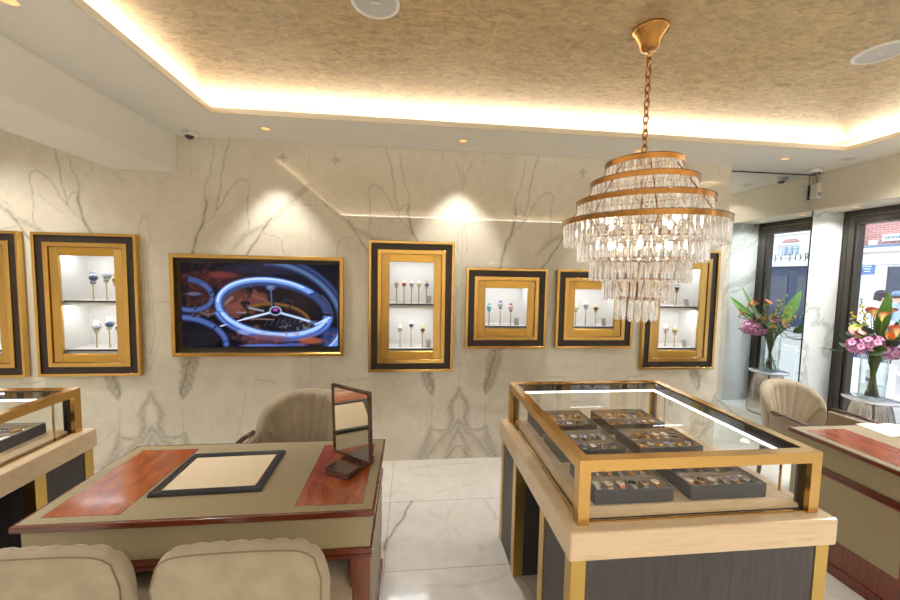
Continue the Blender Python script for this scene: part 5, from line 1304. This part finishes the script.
def person(name, loc, rz, label, hair, shirt, trousers, cap=None, lean=.15, h=1.72):
    t = thing(name, label, 'person', loc, rz)
    s = h/1.72
    J = {'pel': (0, 0, .95), 'wai': (0, -.02-lean*.15, 1.10), 'che': (0, -.03-lean*.45, 1.30), 'nek': (0, -.04-lean*.75, 1.46), 'hed': (0, -.06-lean*.95, 1.56), 'top': (0, -.06-lean*1.05, 1.68),
         'shl': (.17, -.03-lean*.6, 1.40), 'ell': (.23, -.06-lean*.7, 1.14), 'wrl': (.17, -.24-lean, 1.02), 'hal': (.13, -.32-lean, 1.02), 'shr': (-.17, -.03-lean*.6, 1.40), 'elr': (-.23, -.04-lean*.7, 1.13), 'wrr': (-.18, -.22-lean, 1.0), 'har': (-.14, -.30-lean, 1.0),
         'hpl': (.09, 0, .9), 'knl': (.10, -.02, .49), 'anl': (.10, .02, .08), 'tol': (.11, -.14, .03), 'hpr': (-.09, 0, .9), 'knr': (-.10, .0, .49), 'anr': (-.11, .04, .08), 'tor': (-.12, -.12, .03)}
    rad = {'pel': (.15, .11), 'wai': (.135, .10), 'che': (.155, .11), 'nek': (.052, .055), 'hed': (.075, .092), 'top': (.06, .075), 'shl': (.065,)*2, 'ell': (.045,)*2, 'wrl': (.03,)*2, 'hal': (.032, .02), 'shr': (.065,)*2, 'elr': (.045,)*2, 'wrr': (.03,)*2, 'har': (.032, .02), 'hpl': (.09,)*2, 'knl': (.06,)*2, 'anl': (.042,)*2, 'tol': (.04, .03), 'hpr': (.09,)*2, 'knr': (.06,)*2, 'anr': (.042,)*2, 'tor': (.04, .03)}
    E = [('pel', 'wai'), ('wai', 'che'), ('che', 'nek'), ('nek', 'hed'), ('hed', 'top'), ('che', 'shl'), ('shl', 'ell'), ('ell', 'wrl'), ('wrl', 'hal'), ('che', 'shr'), ('shr', 'elr'), ('elr', 'wrr'), ('wrr', 'har'), ('pel', 'hpl'), ('hpl', 'knl'), ('knl', 'anl'), ('anl', 'tol'), ('pel', 'hpr'), ('hpr', 'knr'), ('knr', 'anr'), ('anr', 'tor')]
    ks = list(J); me = bpy.data.meshes.new('body'); me.from_pydata([tuple(c*s for c in J[k]) for k in ks], [(ks.index(a), ks.index(b_)) for a, b_ in E], [])
    o = bpy.data.objects.new('body', me); C.objects.link(o); o.parent = t
    md = o.modifiers.new('skin', 'SKIN'); sv = me.skin_vertices[0].data if me.skin_vertices else None
    if sv is None:
        bpy.context.view_layer.objects.active = o; bpy.ops.mesh.customdata_skin_add(); sv = me.skin_vertices[0].data
    for i, k in enumerate(ks): sv[i].radius = tuple(r*s for r in rad[k]); sv[i].use_root = (k == 'pel')
    o.modifiers.new('sub', 'SUBSURF').render_levels = 2; o.modifiers['sub'].levels = 2
    # skin / shirt / trousers split by height and reach in the material
    n = NT('person_'+hair[0]); c = n.n('ShaderNodeTexCoord'); sx = n.n('ShaderNodeSeparateXYZ'); n.l(c.outputs['Object'], sx.inputs[0])
    def gt(sock, val):
        q = n.n('ShaderNodeMath', operation='GREATER_THAN'); n.l(sock, q.inputs[0]); q.inputs[1].default_value = val; return q.outputs[0]
    cc = n.mix(gt(sx.outputs[2], .93*s), lin(trousers), lin(shirt)); cc = n.mix(gt(sx.outputs[2], 1.475*s), cc, lin((222, 178, 154)))
    n.set(Base_Color=cc, Roughness=.8); me.materials.append(n.m)
    hp = Vector(J['hed'])*s
    q = MB(); q.ellip((hp.x, hp.y+.012, hp.z+.055*s), (.088*s, .104*s, .085*s), 14, 10)
    if hair[0] == 'dark': q.ellip((hp.x, hp.y+.075, hp.z-.02), (.07*s, .05*s, .11*s), 10, 8)
    q.build('hair', simple('hair_'+hair[0], hair[1], .6), t)
    q = MB(); q.ellip((hp.x, hp.y-.095*s, hp.z+.0), (.012, .018, .02), 8, 6); q.build('nose', n.m if False else simple('skin_'+hair[0], (222, 178, 154), .6), t)
    q = MB()
    for e in (-1, 1): q.ellip((hp.x+e*.03, hp.y-.086*s, hp.z+.022), (.009, .006, .006), 6, 4)
    q.build('eyes', simple('eye_'+hair[0], (40, 30, 30), .4), t)
    if cap:
        q = MB(); q.lathe([(.098*s, 0), (.095*s, .05), (.07*s, .085), (.001, .10)], 16, (hp.x, hp.y+.005, hp.z+.055)); q.box(hp.x-.07, hp.x+.07, hp.y-.19, hp.y-.05, hp.z+.055, hp.z+.065); q.build('cap', simple('cap_blue', cap, .7), t)
    return t
person('person', (8.8, 6.36, GZ), 1.3, 'person with dark hair in a white top leaning forward outside', ('dark', (52, 42, 56)), (236, 236, 238), (90, 100, 130), None, .25, 1.80)
person('person', (9.7, 6.55, GZ), .2, 'person in a blue cap and light blue jacket over white outside', ('brown', (92, 70, 60)), (170, 200, 226), (60, 70, 100), (120, 146, 186), .05, 1.77)

# ------------------------------------------------------------------ lights
def light(kind, name, loc, energy, color, **k):
    l = bpy.data.lights.new(name, kind); l.energy = energy; l.color = color
    rot = k.pop('rot', None)
    for a, b_ in k.items(): setattr(l, a, b_)
    o = bpy.data.objects.new(name, l); C.objects.link(o); o.location = loc
    if rot: o.rotation_euler = rot
    return o
WARM = (1, .955, .88)
for i, (x, y) in enumerate(DLS):  # lamps of the visible downlights and of the added unseen fill ones
    wallw = y > 2.9
    side = x == -1.638
    light('SPOT', 'downlight_and_fill_lamp', (x, y, ZC-.012), 70 if wallw else (40 if side else 125), WARM, spot_size=math.radians(74 if wallw else (90 if side else 150)), spot_blend=.6 if wallw else 1.0, shadow_soft_size=.03 if wallw else .06)
for y_ in (2.72, 3.2): light('SPOT', 'window_sill_fill_lamp', (4.24, y_, 2.405), 34, (1, .98, .95), spot_size=math.radians(150), spot_blend=1.0, shadow_soft_size=.05)  # added fill light for the window recess
w = bpy.data.worlds.new('sky'); bpy.context.scene.world = w; w.use_nodes = True
bg = w.node_tree.nodes['Background']; bg.inputs['Color'].default_value = (.86, .93, 1, 1); bg.inputs['Strength'].default_value = 2.5
light('SUN', 'daylight', (8, 0, 12), 1.2, (1, .97, .92), angle=.6, rot=(math.radians(35), math.radians(35), 0))

# ------------------------------------------------------------------ camera
f_px, yaw, pit, rol = 371.1696, .105660457, .068817319, -.0183641878
cy_, sy_, cp_, sp_2, cr_, sr_ = cos(yaw), sin(yaw), cos(pit), sin(pit), cos(rol), sin(rol)
fw = Vector((sy_*cp_, cy_*cp_, -sp_2)); rt = Vector((cy_, -sy_, 0)); dn = fw.cross(rt)
r2 = rt*cr_+dn*sr_; d2 = -rt*sr_+dn*cr_
cam = bpy.data.cameras.new('camera'); cam.sensor_width = 36; cam.sensor_fit = 'HORIZONTAL'; cam.lens = f_px/900*36; cam.clip_start = .02; cam.clip_end = 200
co = bpy.data.objects.new('camera', cam); C.objects.link(co)
mw = Matrix(((r2.x, -d2.x, -fw.x, 0), (r2.y, -d2.y, -fw.y, 0), (r2.z, -d2.z, -fw.z, 1.7005), (0, 0, 0, 1)))
co.matrix_world = mw
sc = bpy.context.scene; sc.camera = co
sc.view_settings.view_transform = 'Standard'; sc.view_settings.look = 'None'; sc.view_settings.exposure = .14; sc.view_settings.gamma = 1.06
cy = sc.cycles
cy.max_bounces = 14; cy.diffuse_bounces = 5; cy.glossy_bounces = 6; cy.transmission_bounces = 12; cy.transparent_max_bounces = 24
cy.caustics_reflective = False; cy.caustics_refractive = False; cy.sample_clamp_indirect = 4; cy.blur_glossy = .2
cy.use_denoising = True
